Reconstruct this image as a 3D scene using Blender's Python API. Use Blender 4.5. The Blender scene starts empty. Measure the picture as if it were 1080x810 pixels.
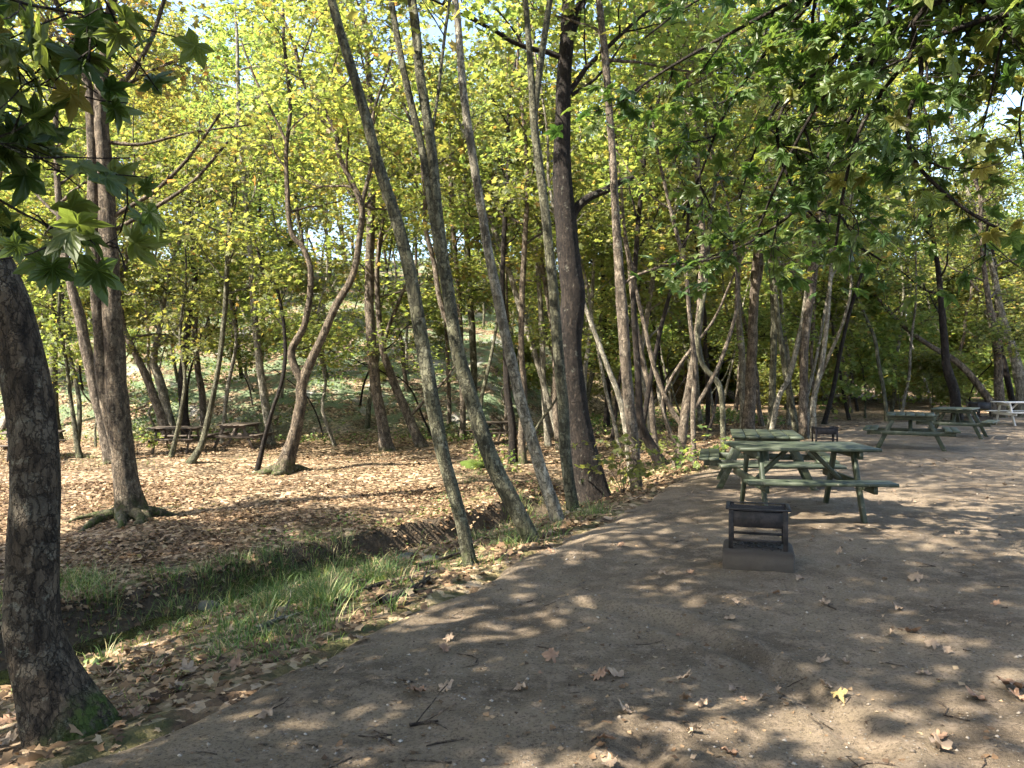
import bpy, math, random
import numpy as np
from mathutils import Vector, Matrix

R = math.radians
scene = bpy.context.scene
COL = scene.collection
rs = np.random.RandomState(7)

# ------------------------------------------------------------------ camera constants (photo 1080 x 810)
EYE = 1.55; F = 811.0; CX = 540.0; HZ = 398.0
def W(px, py, Y): return np.array([(px-CX)/F*Y, Y, EYE-(py-HZ)/F*Y])

# ------------------------------------------------------------------ terrain
EY = np.array([-300,-40,-10, 0, 3.05, 3.9, 5.9, 7.1, 10.3, 13.7, 18, 22, 25.6, 30, 32.5, 35, 38, 60, 400.])
EX = np.array([-330,-30,-9.5,-4.1,-2.02,-1.42,-.46, .2, 1.77, 3.4, 6.2, 9.0, 11.5, 17, 23, 34, 60, 500, 4000.])
CH = np.array([[-9,-4],[-6.6,3.2],[-5.0,6.0],[-4.35,7.6],[-3.7,9.0],[-2.5,10.5],[-1.5,11.6],[-.2,13.2],[1.2,15.8],[2.4,19.5]])
def sstep(a, b, x):
    t = np.clip((x-a)/(b-a), 0, 1); return t*t*(3-2*t)
def edge_s(x, y):
    e = np.interp(y, EY, EX); e1 = np.interp(y+.4, EY, EX); e0 = np.interp(y-.4, EY, EX)
    sl = (e1-e0)/.8
    return (e-x)/np.sqrt(1+sl*sl)
def chan(x, y):
    best = np.full(np.shape(x), 1e9); side = np.zeros(np.shape(x))
    for a, b in zip(CH[:-1], CH[1:]):
        d = b-a; t = np.clip(((x-a[0])*d[0]+(y-a[1])*d[1])/(d@d), 0, 1)
        qx, qy = a[0]+t*d[0]-x, a[1]+t*d[1]-y
        dd = np.hypot(qx, qy)
        cr = d[0]*(y-a[1])-d[1]*(x-a[0])
        m = dd < best
        best = np.where(m, dd, best); side = np.where(m, np.sign(cr), side)
    return best, side          # side > 0 : far (left) bank
def wav(x, y, f, ph): return (np.sin(x*f+ph+1.7*np.sin(y*f*.7+ph*2))*np.cos(y*f*1.13-ph+1.3*np.sin(x*f*.6+ph)))
def path_z(x, y):
    s = edge_s(x, y)
    z = .028*wav(x, y, .55, .3)+.018*wav(x, y, 1.6, 1.2)+.010*wav(x, y, 4.1, 2.2)+.006*wav(x, y, 9.5, .7)+.0035*wav(x, y, 21., 1.9)
    z = z*sstep(0, 1.0, -s+.5)
    # wheel ruts pressed into the dirt
    for rp in RUTS:
        d = np.full(np.shape(x), 1e9)
        for a, b in zip(rp[:-1], rp[1:]):
            v = b-a; t = np.clip(((x-a[0])*v[0]+(y-a[1])*v[1])/(v@v), 0, 1)
            d = np.minimum(d, np.hypot(a[0]+t*v[0]-x, a[1]+t*v[1]-y))
        d = d + .02*wav(x, y, 6., 3.)
        z = z-.045*np.exp(-(d/.08)**2)+.022*np.exp(-((d-.17)/.07)**2)
    # the dirt heaps up a little before it falls off at the edge
    z = z+.03*np.exp(-((s+.45)/.3)**2)
    return z-.05*sstep(-1.6,-.1,s)-.34*sstep(-.16, .42, s+.12*wav(x, y, 1.9, .4)+.05*wav(x, y, 5.3, 1.4))
RUTS = [np.array([[0.5,5.35],[1.0,4.9],[1.35,4.3],[1.5,3.75],[1.52,3.2]]), np.array([[.55,3.3],[.5,2.8],[.42,2.2]])]
def floor_z(x, y):
    s = edge_s(x, y); d, side = chan(x, y)
    k = sstep(13, 19, y)
    plain = -.95+.2*sstep(9, 22, y)
    plain = plain+(-.12-plain)*sstep(.5, 9, x)
    plain = plain+.07*wav(x, y, .8, .9)+.04*wav(x, y, 1.9, .2)+.02*wav(x, y, 4.6, 2)
    dc = np.maximum(d-.55, 0)
    f = np.clip(s/(s+dc+1e-6), 0, 1)
    near = -.06-1.0*(f*.55+.45*f*f)+.04*wav(x, y, 2.3, .5)*np.clip(f*3, 0, 1)
    far = plain+.05*np.exp(-((dc-.5)/.5)**2)
    cut = np.where(side > 0, sstep(.0, .22, dc+.07*wav(x, y, 3.1, .8)), 1)
    zs = np.where(side > 0, -1.2+(far+1.2)*cut, near)
    zs = zs-.28*(1-sstep(.1, .62, d+.1*wav(x, y, 2.7, 1.1)))
    zb = -.06+(plain+.06)*sstep(0, 3.5, s)
    z = zs+(zb-zs)*k
    z = np.where(s < 0, -.08-.10*sstep(0, .5, -s), z)
    z = np.where((s > -.0) & (s < .35), z, z)
    hd = np.maximum(0, y-(28.5+1.8*np.maximum(0, x+1)+1.2*wav(x, y, .25, .3)))
    hill = 26*(1-np.exp(-hd*.40/26))*np.clip(hd/3, 0, 1)
    hill = hill+hd*0+.25*wav(x, y, .5, .1)*np.clip(hd/4, 0, 1)
    hr = np.maximum(0, y-45)*np.where(x > 5, 1, 0)
    return z+hill
def ground(x, y):
    x = np.asarray(x, float); y = np.asarray(y, float)
    return np.maximum(floor_z(x, y), np.where(edge_s(x, y) < .3, path_z(x, y), -9))
def hit(px, py, y0=1.5, y1=90):
    Y = np.arange(y0, y1, .02)
    x = (px-CX)/F*Y; z = EYE-(py-HZ)/F*Y
    b = np.nonzero(z <= ground(x, Y))[0]
    i = b[0] if len(b) else len(Y)-1
    return np.array([x[i], Y[i], float(ground(x[i], Y[i]))])

# ------------------------------------------------------------------ mesh helpers
def mesh_np(name, V, quads=None, tris=None, mat=None, smooth=False):
    me = bpy.data.meshes.new(name)
    V = np.asarray(V, np.float32)
    nq = 0 if quads is None else len(quads); nt = 0 if tris is None else len(tris)
    me.vertices.add(len(V)); me.vertices.foreach_set('co', V.ravel())
    parts = []
    if nq: parts.append(np.asarray(quads, np.int32).ravel())
    if nt: parts.append(np.asarray(tris, np.int32).ravel())
    li = np.concatenate(parts)
    me.loops.add(len(li)); me.loops.foreach_set('vertex_index', li)
    starts = np.concatenate([np.arange(nq)*4, nq*4+np.arange(nt)*3]).astype(np.int32)
    me.polygons.add(nq+nt); me.polygons.foreach_set('loop_start', starts)
    if smooth: me.polygons.foreach_set('use_smooth', np.ones(nq+nt, bool))
    me.update(calc_edges=True); me.validate()
    if mat: me.materials.append(mat)
    return me
def link(name, data, parent=None, loc=None):
    o = bpy.data.objects.new(name, data); COL.objects.link(o)
    if parent is not None: o.parent = parent
    if loc is not None: o.location = loc
    return o
def tag(o, label=None, cat=None, group=None, kind=None):
    if label: o['label'] = label
    if cat: o['category'] = cat
    if group: o['group'] = group
    if kind: o['kind'] = kind
    return o
def thing(name, label, cat, loc, rz=0, group=None):
    o = link(name, None, None, loc); o.rotation_euler = (0, 0, rz)
    o.empty_display_size = .2
    return tag(o, label, cat, group)
def dup(root, loc, rz, label, group=None, skip=(), scale=None):
    kids = [c for c in COL.objects if c.parent == root]
    r = root.copy(); COL.objects.link(r); r.location = loc; r.rotation_euler = (0, 0, rz); r['label'] = label
    if group: r['group'] = group
    if scale: r.scale = scale
    for ch in kids:
        if ch.name.split('.')[0] in skip: continue
        c = ch.copy(); COL.objects.link(c); c.parent = r
        for g in [g for g in COL.objects if g.parent == ch]:
            d = g.copy(); COL.objects.link(d); d.parent = c
    return r

class MB:
    def __init__(s): s.V = []; s.Q = []; s.T = []; s.n = 0
    def add(s, V, quads=None, tris=None):
        V = np.asarray(V, float).reshape(-1, 3)
        if quads is not None and len(quads): s.Q.append(np.asarray(quads, np.int64).reshape(-1, 4)+s.n)
        if tris is not None and len(tris): s.T.append(np.asarray(tris, np.int64).reshape(-1, 3)+s.n)
        s.V.append(V); s.n += len(V)
    def mesh(s, name, mat, smooth=False, off=None):
        V = np.concatenate(s.V)
        if off is not None: V = V-np.asarray(off)
        return mesh_np(name, V, np.concatenate(s.Q) if s.Q else None, np.concatenate(s.T) if s.T else None, mat, smooth)
    def box(s, c, d, rot=None, bev=.006):
        """bevelled box: centre, full sizes, 3x3 rotation"""
        h = np.array(d)/2.; b = min(bev, min(h)*.45)
        vs = []; idx = {}
        for sx in (-1, 1):
            for sy in (-1, 1):
                for sz in (-1, 1):
                    sg = np.array([sx, sy, sz])
                    for ax in range(3):
                        p = sg*(h-b); p = p.astype(float); p[ax] = sg[ax]*h[ax]
                        idx[(sx, sy, sz, ax)] = len(vs); vs.append(p)
        q = []; t = []
        for ax in range(3):
            o1, o2 = (ax+1) % 3, (ax+2) % 3
            for sg in (-1, 1):
                f = []
                for a, bb in ((-1, -1), (1, -1), (1, 1), (-1, 1)):
                    k = [0, 0, 0]; k[ax] = sg; k[o1] = a; k[o2] = bb
                    f.append(idx[(*k, ax)])
                q.append(f if sg > 0 else f[::-1])
        for ax in range(3):          # edges parallel to ax
            o1, o2 = (ax+1) % 3, (ax+2) % 3
            for a in (-1, 1):
                for bb in (-1, 1):
                    k0 = [0, 0, 0]; k0[o1] = a; k0[o2] = bb; k1 = list(k0); k0[ax] = -1; k1[ax] = 1
                    f = [idx[(*k0, o1)], idx[(*k1, o1)], idx[(*k1, o2)], idx[(*k0, o2)]]
                    q.append(f if a*bb < 0 else f[::-1])
        for sx in (-1, 1):
            for sy in (-1, 1):
                for sz in (-1, 1):
                    f = [idx[(sx, sy, sz, i)] for i in range(3)]
                    t.append(f if sx*sy*sz > 0 else f[::-1])
        vs = np.array(vs)
        if rot is not None: vs = vs@np.asarray(rot).T
        s.add(vs+np.array(c), q, t)
    def bar(s, a, b, w, h, bev=.004, up=(0, 0, 1)):
        """bevelled bar from a to b; w across, h along 'up'"""
        a = np.array(a, float); b = np.array(b, float); d = b-a; L = np.linalg.norm(d); d /= L
        u = np.array(up, float); sd = np.cross(u, d); sd /= np.linalg.norm(sd); u = np.cross(d, sd)
        s.box((a+b)/2, (L, w, h), np.stack([d, sd, u], 1), bev)
    def tube(s, P, r, sides=6, noise=0, rng=None, cap=True, flare=0, lobes=5):
        P = np.asarray(P, float); r = np.asarray(r, float); n = len(P)
        T = np.gradient(P, axis=0); T /= np.linalg.norm(T, axis=1)[:, None]+1e-9
        ref = np.array([1., 0, 0]) if abs(T[0, 0]) < .8 else np.array([0, 1., 0])
        U = ref-(T@ref)[:, None]*T; U /= np.linalg.norm(U, axis=1)[:, None]+1e-9
        Vv = np.cross(T, U)
        th = np.arange(sides)/sides*2*np.pi
        rr = np.repeat(r[:, None], sides, 1)
        if noise:
            L = np.concatenate([[0], np.cumsum(np.linalg.norm(np.diff(P, axis=0), axis=1))])[:, None]
            p = rng.rand(6)*6.3
            rr = rr*(1+noise*(np.sin(2*th+p[0]+L*.9)*.5+np.sin(3*th+p[1]-L*2.1)*.5+.6*np.sin(L*4.3+p[2]+th)+.35*np.sin(5*th+p[3]+L*7.)+.25*np.sin(7*th+p[4]-L*13)))
            if flare:
                fl = np.exp(-np.maximum(L-.25, 0)/(.14+2.0*r.max()*.6))
                rr = rr*(1+flare*fl*(.62+.38*np.cos(lobes*th+p[5])+.2*np.cos(2*th+p[4])))
        V = P[:, None, :]+rr[..., None]*(np.cos(th)[None, :, None]*U[:, None, :]+np.sin(th)[None, :, None]*Vv[:, None, :])
        i = np.arange(n-1)[:, None]*sides; j = np.arange(sides)[None, :]; j2 = (j+1) % sides
        Q = np.stack([i+j, i+j2, i+sides+j2, i+sides+j], -1).reshape(-1, 4)
        V = V.reshape(-1, 3); tr = None
        if cap:
            V = np.vstack([V, P[-1]+T[-1]*r[-1]*.6]); k = len(V)-1; b = (n-1)*sides
            tr = np.array([[b+a, b+(a+1) % sides, k] for a in range(sides)])
        s.add(V, Q, tr)

def spline(P, step=.15):
    """Catmull-Rom through the rows of P (any width), resampled"""
    P = np.asarray(P, float)
    if len(P) < 3:
        n = max(2, int(np.linalg.norm(P[1, :3]-P[0, :3])/step)); t = np.linspace(0, 1, n+1)[:, None]
        return P[0]*(1-t)+P[1]*t
    E = np.vstack([2*P[0]-P[1], P, 2*P[-1]-P[-2]]); out = []
    for i in range(1, len(E)-2):
        n = max(2, int(np.linalg.norm(E[i+1, :3]-E[i, :3])/step))
        t = np.linspace(0, 1, n, endpoint=False)[:, None]
        a, b, c, d = E[i-1], E[i], E[i+1], E[i+2]
        out.append(.5*((2*b)+(-a+c)*t+(2*a-5*b+4*c-d)*t*t+(-a+3*b-3*c+d)*t**3))
    out.append(P[-1:])
    return np.vstack(out)

# ------------------------------------------------------------------ leaves
def leaf_template(detail):
    if detail == 0:
        V = np.array([[0, 0, 0], [-.46, .5, .10], [0, 1, -.06], [.46, .5, .10]]); T = np.array([[0, 2, 1], [0, 3, 2]])
        return V, T
    if detail == 1:
        o = [(-90, .22), (-34, .66), (-4, .50), (32, .88), (60, .56), (90, 1.0), (120, .56), (148, .88), (184, .50), (214, .66)]
    else:
        h = [(-90, .16), (-64, .42), (-46, .54), (-30, .76), (-18, .58), (2, .48), (13, .68), (21, .74), (33, .98), (44, .76), (52, .66), (62, .50), (70, .68), (77, .78), (90, 1.08)]
        o = h+[(180-a, r) for a, r in h[-2:0:-1]]
    P = np.array([[r*math.cos(R(a)), r*math.sin(R(a))] for a, r in o])
    V = np.zeros((len(P)+1, 3)); V[1:, :2] = P*.62
    V[:, 1] += .3
    rr = np.hypot(V[:, 0], V[:, 1]-.3)
    V[:, 2] = .16*np.abs(V[:, 0])-.38*rr**2
    n = len(P); T = np.array([[0, 1+i, 1+(i+1) % n] for i in range(n)])
    if detail == 2:
        M = V[1:].copy(); M[:, 0] *= .52; M[:, 1] = .3+(M[:, 1]-.3)*.52; rm = np.hypot(M[:, 0], M[:, 1]-.3); M[:, 2] = .16*np.abs(M[:, 0])-.38*rm**2+.035*np.where(np.arange(n) % 2, 1, -1)
        V = np.vstack([V[:1], M, V[1:]]); i = np.arange(n); j = (i+1) % n
        T = np.vstack([np.stack([0*i, 1+i, 1+j], 1), np.stack([1+i, 1+n+i, 1+n+j], 1), np.stack([1+i, 1+n+j, 1+j], 1)])
    return V, T
TPL = [leaf_template(i) for i in range(3)]
def nrm(a): return a/(np.linalg.norm(a, axis=-1, keepdims=True)+1e-9)
def leaf_batch(mb, P, N, A, size, detail, rng):
    """P base points, N blade normals, A tip directions"""
    V, T = TPL[detail]; n = len(P)
    N = nrm(N); A = nrm(A-np.sum(A*N, 1)[:, None]*N); X = np.cross(A, N)
    sc = size[:, None, None]; asp = (.85+.3*rng.rand(n))[:, None, None]; curl = (.5+1.2*rng.rand(n))[:, None, None]
    Vl = np.repeat(V[None], n, 0); Vl[..., 2] += -(rng.rand(n)**1.5*.16)[:, None]*Vl[..., 1]**2+(rng.normal(size=n)*.14)[:, None]*Vl[..., 0]*Vl[..., 1]
    out = P[:, None, :]+sc*(Vl[..., 0:1]*asp*X[:, None, :]+Vl[..., 1:2]*A[:, None, :]+Vl[..., 2:3]*curl*N[:, None, :])
    k = len(V)
    mb.add(out.reshape(-1, 3), None, (T[None]+(np.arange(n)*k)[:, None, None]).reshape(-1, 3))

# ------------------------------------------------------------------ tree growing
def rdir(rng, d, ang):
    v = rng.normal(size=3); v -= v@d*d; v /= np.linalg.norm(v)+1e-9
    return d*math.cos(ang)+v*math.sin(ang)
def grow(rng, p, d, L, n, up, wob):
    pts = [p]; d = d/np.linalg.norm(d); st = L/n
    for i in range(n):
        d = d+wob*rng.normal(size=3)*.5+np.array([0, 0, up]); d /= np.linalg.norm(d)
        pts.append(pts[-1]+d*st)
    return np.array(pts)
class Crown:
    l3 = 1.
    """branches go to mb, leaf anchors to lists"""
    def __init__(s, seed): s.rng = np.random.RandomState(seed); s.P = []; s.D = []; s.mb = MB()
    def limb(s, p, d, L, r, twigs=6, sub=4, up=.06, wob=.3, leaves=14, spread=.2, fine=True, sides=6, droop=.0, tmin=.25):
        rng = s.rng
        lp = grow(rng, p, d, L, 8, up, wob)
        s.mb.tube(lp, np.linspace(r, r*.25, 9), sides, cap=False)
        s.twigs(lp, L, r, twigs, sub, leaves, spread, fine, droop, tmin)
        return lp
    def twigs(s, lp, L, r, twigs, sub, leaves, spread, fine, droop, tmin):
        rng = s.rng; n = len(lp)
        for k in range(twigs):
            t = tmin+(1-tmin)*(k+rng.rand())/twigs
            f = t*(n-1); i = min(int(f), n-2); q = lp[i]+(lp[i+1]-lp[i])*(f-i)
            dd = nrm(lp[i+1]-lp[i])
            l2 = L*(.28+.25*rng.rand())*(1.15-.5*t)
            d2 = rdir(rng, dd, R(35+30*rng.rand())); d2[2] = d2[2]*.6-droop
            bp = grow(rng, q, d2, l2, 5, .02-droop*.2, .3)
            s.mb.tube(bp, np.linspace(r*.38, r*.12, 6), 4 if fine else 3, cap=False)
            for m in range(sub):
                g = (m+.3+.7*rng.rand())/sub*4.99; a = int(g); q3 = bp[a]+(bp[a+1]-bp[a])*(g-a)
                d3 = rdir(rng, nrm(bp[a+1]-bp[a]), R(30+35*rng.rand())); d3[2] = d3[2]*.5-droop
                l3 = (.35+.45*rng.rand())*s.l3
                tp = grow(rng, q3, d3, l3, 3, -.05, .3)
                if fine: s.mb.tube(tp, np.linspace(max(r*.13, .004), .0025, 4), 3, cap=False)
                u = rng.rand(leaves)*3; ui = np.minimum(u.astype(int), 2)
                s.P.append(tp[ui]+(tp[ui+1]-tp[ui])*(u-ui)[:, None]+rng.normal(size=(leaves, 3))*np.array([spread, spread, spread*.45]))
                s.D.append(np.repeat(nrm(tp[-1]-tp[0])[None], leaves, 0))
    def leaf_mesh(s, name, mat, size, detail, off, tilt=.55, droop=.35, bark=None):
        rng = s.rng; P = np.concatenate(s.P); D = np.concatenate(s.D); n = len(P)
        N = rng.normal(size=(n, 3))*tilt+np.array([0, 0, 1.])
        A = D+rng.normal(size=(n, 3))*.7+np.array([0, 0, -droop])
        mb = MB()
        if bark is not None:
            mb.V = list(s.mb.V); mb.Q = list(s.mb.Q); mb.n = s.mb.n
        leaf_batch(mb, P, N, A, size*(.55+.75*rng.rand(n)), detail, rng)
        me = mb.mesh(name, mat, False, off)
        if bark is not None:      # quads are twigs, triangles are leaf blades
            me.materials.append(bark); k = np.empty(len(me.polygons), np.int32); me.polygons.foreach_get('loop_total', k)
            me.polygons.foreach_set('material_index', (k == 4).astype(np.int32)); me.polygons.foreach_set('use_smooth', k == 4)
        return me

# ------------------------------------------------------------------ materials
def nt(name):
    m = bpy.data.materials.new(name); m.use_nodes = True; t = m.node_tree; t.nodes.clear(); return m, t
def nd(t, typ, **kw):
    n = t.nodes.new(typ)
    for k, v in kw.items():
        if k.startswith('i_'):
            n.inputs[k[2:].replace('_', ' ')].default_value = v
        elif isinstance(v, bpy.types.NodeSocket): t.links.new(v, n.inputs[k])
        else: setattr(n, k, v)
    return n
def L(t, a, b): t.links.new(a, b)
def ramp(t, fac, stops, interp='LINEAR'):
    n = t.nodes.new('ShaderNodeValToRGB'); n.color_ramp.interpolation = interp
    el = n.color_ramp.elements
    while len(el) < len(stops): el.new(.5)
    for e, (p, c) in zip(el, stops):
        e.position = p; e.color = (*c, 1) if len(c) == 3 else c
    L(t, fac, n.inputs[0]); return n.outputs[0]
def noise(t, vec, scale, detail=4, rough=.55, out='Fac'):
    n = t.nodes.new('ShaderNodeTexNoise'); n.inputs['Scale'].default_value = scale; n.inputs['Detail'].default_value = detail; n.inputs['Roughness'].default_value = rough
    if vec is not None: L(t, vec, n.inputs['Vector'])
    return n.outputs[out]
def voro(t, vec, scale, out='Distance', feat='F1', rnd=1):
    n = t.nodes.new('ShaderNodeTexVoronoi'); n.feature = feat; n.inputs['Scale'].default_value = scale; n.inputs['Randomness'].default_value = rnd
    if vec is not None: L(t, vec, n.inputs['Vector'])
    return n.outputs[out]
def mixc(t, fac, a, b, mode='MIX'):
    n = t.nodes.new('ShaderNodeMix'); n.data_type = 'RGBA'; n.blend_type = mode
    for k, v in ((0, fac), (6, a), (7, b)):
        if isinstance(v, bpy.types.NodeSocket): L(t, v, n.inputs[k])
        else: n.inputs[k].default_value = v if k == 0 else ((*v, 1) if len(v) == 3 else v)
    return n.outputs[2]
def mth(t, op, a, b=None, clamp=False):
    n = t.nodes.new('ShaderNodeMath'); n.operation = op; n.use_clamp = clamp
    for k, v in ((0, a), (1, b)):
        if v is None: continue
        if isinstance(v, bpy.types.NodeSocket): L(t, v, n.inputs[k])
        else: n.inputs[k].default_value = v
    return n.outputs[0]
def rng_map(t, v, a, b, c=0., d=1.):
    n = t.nodes.new('ShaderNodeMapRange'); n.interpolation_type = 'SMOOTHSTEP'
    L(t, v, n.inputs[0])
    for i, x in ((1, a), (2, b), (3, c), (4, d)): n.inputs[i].default_value = x
    return n.outputs[0]
def bump(t, h, strength, dist=.02, normal=None):
    n = t.nodes.new('ShaderNodeBump'); n.inputs['Strength'].default_value = strength; n.inputs['Distance'].default_value = dist
    L(t, h, n.inputs['Height'])
    if normal: L(t, normal, n.inputs['Normal'])
    return n.outputs[0]
def principled(t, color, rough=.8, normal=None, spec=.3, metal=0.):
    p = t.nodes.new('ShaderNodeBsdfPrincipled'); o = t.nodes.new('ShaderNodeOutputMaterial')
    for k, v in (('Base Color', color), ('Roughness', rough), ('Specular IOR Level', spec), ('Metallic', metal)):
        if isinstance(v, bpy.types.NodeSocket): L(t, v, p.inputs[k])
        else: p.inputs[k].default_value = (*v, 1) if k == 'Base Color' else v
    if normal: L(t, normal, p.inputs['Normal'])
    L(t, p.outputs[0], o.inputs[0]); return p
def coords(t, which='Object'): return t.nodes.new('ShaderNodeTexCoord').outputs[which]
def pos(t): return t.nodes.new('ShaderNodeNewGeometry').outputs['Position']
def island(t): return t.nodes.new('ShaderNodeNewGeometry').outputs['Random Per Island']
def objrand(t): return t.nodes.new('ShaderNodeObjectInfo').outputs['Random']

def leaf_mat(name, stops, trans=.5, tint=(1.25, 1.2, .55), rough=.5, vary=.25, spec=.35):
    m, t = nt(name)
    r = island(t)
    c = ramp(t, r, stops)
    hv = nd(t, 'ShaderNodeHueSaturation'); L(t, c, hv.inputs['Color'])
    ob = objrand(t)
    L(t, mth(t, 'ADD', mth(t, 'MULTIPLY', ob, .05), .475), hv.inputs['Hue'])
    L(t, mth(t, 'ADD', mth(t, 'MULTIPLY', ob, vary*2), 1-vary), hv.inputs['Value'])
    col = hv.outputs[0]
    p = nd(t, 'ShaderNodeBsdfPrincipled'); L(t, col, p.inputs['Base Color']); p.inputs['Roughness'].default_value = rough; p.inputs['Specular IOR Level'].default_value = spec
    tr = nd(t, 'ShaderNodeBsdfTranslucent'); L(t, mixc(t, 1., col, tint, 'MULTIPLY'), tr.inputs['Color'])
    mx = nd(t, 'ShaderNodeMixShader'); mx.inputs[0].default_value = trans
    L(t, p.outputs[0], mx.inputs[1]); L(t, tr.outputs[0], mx.inputs[2])
    o = nd(t, 'ShaderNodeOutputMaterial'); L(t, mx.outputs[0], o.inputs[0])
    return m
G1, G2, G3 = (.045, .10, .018), (.08, .145, .025), (.15, .19, .03)
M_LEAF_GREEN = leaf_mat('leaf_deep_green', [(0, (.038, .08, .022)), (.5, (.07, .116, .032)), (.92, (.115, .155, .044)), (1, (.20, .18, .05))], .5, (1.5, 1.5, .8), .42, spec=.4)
M_LEAF_MID = leaf_mat('leaf_yellow_green', [(0, (.085, .118, .038)), (.5, (.135, .165, .055)), (.9, (.19, .205, .072)), (.97, (.27, .235, .08)), (1, (.27, .16, .06))], .64, (1.62, 1.58, .85))
M_LEAF_GOLD = leaf_mat('leaf_autumn_gold', [(0, (.12, .145, .045)), (.5, (.18, .195, .062)), (.85, (.255, .24, .08)), (1, (.32, .20, .075))], .6, (1.5, 1.42, .75))

def bark_mat(name, dark, light, patch, mossh=.0, scale=1., patchy=.35, blotch=None, mossamt=.55, flank=0.):
    m, t = nt(name)
    c = coords(t)
    mp = nd(t, 'ShaderNodeMapping'); L(t, c, mp.inputs[0]); mp.inputs['Scale'].default_value = (scale, scale, scale*.28)
    ob = objrand(t)
    off = nd(t, 'ShaderNodeVectorMath', operation='ADD'); L(t, mp.outputs[0], off.inputs[0])
    cb = nd(t, 'ShaderNodeCombineXYZ'); L(t, mth(t, 'MULTIPLY', ob, 40.), cb.inputs[0]); L(t, mth(t, 'MULTIPLY', ob, 17.), cb.inputs[2]); L(t, cb.outputs[0], off.inputs[1])
    v = off.outputs[0]
    n1 = noise(t, v, 13, 8, .74); n2 = noise(t, c, 5.5, 5, .68); n3 = noise(t, c, 70, 4, .65)
    col = mixc(t, rng_map(t, n1, .36, .64), dark, light)
    pf = rng_map(t, n2, .52, .57)
    col = mixc(t, mth(t, 'MULTIPLY', pf, patchy), col, patch)
    wv = nd(t, 'ShaderNodeVectorMath', operation='ADD'); L(t, v, wv.inputs[0])
    ws = nd(t, 'ShaderNodeVectorMath', operation='SCALE'); L(t, noise(t, c, 14, 4, .6, 'Color'), ws.inputs[0]); ws.inputs['Scale'].default_value = .13; L(t, ws.outputs[0], wv.inputs[1])
    plc = nd(t, 'ShaderNodeSeparateColor'); L(t, voro(t, wv.outputs[0], 20, 'Color'), plc.inputs[0]); ple = voro(t, wv.outputs[0], 20, 'Distance', 'DISTANCE_TO_EDGE')
    crack = rng_map(t, ple, .09, .015)
    pv = nd(t, 'ShaderNodeHueSaturation'); L(t, col, pv.inputs['Color']); L(t, mth(t, 'ADD', mth(t, 'MULTIPLY', plc.outputs[0], .7), .65), pv.inputs['Value'])
    col = mixc(t, mth(t, 'MULTIPLY', crack, .6), pv.outputs[0], (dark[0]*.5, dark[1]*.5, dark[2]*.5))
    lich = rng_map(t, noise(t, c, 9, 5, .75), .60, .66)
    col = mixc(t, mth(t, 'MULTIPLY', lich, .28), col, (.28, .28, .22))
    col = mixc(t, mth(t, 'MULTIPLY', rng_map(t, n3, .5, .72), .4), col, (dark[0]*.5, dark[1]*.5, dark[2]*.5))
    if mossh > 0:
        sp = nd(t, 'ShaderNodeSeparateXYZ'); L(t, c, sp.inputs[0])
        hgt = mth(t, 'ADD', sp.outputs[2], mth(t, 'MULTIPLY', noise(t, c, 5, 4), 1.4*mossh))
        if flank: hgt = mth(t, 'SUBTRACT', hgt, mth(t, 'MULTIPLY', sp.outputs[0], flank))
        mo = mth(t, 'MULTIPLY', rng_map(t, mth(t, 'ADD', hgt, mth(t, 'MULTIPLY', noise(t, c, 28, 5, .7), .5*mossh)), mossh*1.75, mossh*.6), rng_map(t, noise(t, c, 16, 4, .65), .36, .56))
        mc = mixc(t, noise(t, c, 45, 3), (.018, .034, .006), (.062, .088, .014))
        col = mixc(t, mth(t, 'MULTIPLY', mo, mossamt), col, mc)
    h = mth(t, 'ADD', mth(t, 'MULTIPLY', n1, 1.), mth(t, 'ADD', mth(t, 'MULTIPLY', n3, .35), mth(t, 'ADD', mth(t, 'MULTIPLY', pf, .35), mth(t, 'ADD', mth(t, 'MULTIPLY', crack, -.7), mth(t, 'MULTIPLY', plc.outputs[0], .4)))))
    principled(t, col, .85, bump(t, h, 1., .02), .2)
    return m
B_GREY = bark_mat('bark_grey_green', (.03, .028, .017), (.11, .104, .064), (.20, .19, .13), .30)
B_PALE = bark_mat('bark_pale', (.085, .075, .055), (.225, .20, .15), (.35, .32, .25), .18, patchy=.5)
B_BROWN = bark_mat('bark_brown', (.042, .032, .023), (.15, .118, .086), (.25, .21, .16), .22)
B_DARK = bark_mat('bark_dark', (.008, .006, .005), (.026, .019, .014), (.05, .039, .03), .15, 1.6, .25)
B_MOSS = bark_mat('bark_mossy_base', (.034, .026, .018), (.125, .094, .064), (.22, .18, .13), .62, mossamt=.95)
B_FORE = bark_mat('bark_foreground', (.018, .013, .009), (.075, .056, .038), (.19, .165, .125), .20, 1.5, .26, mossamt=.95, flank=1.6)

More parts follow.
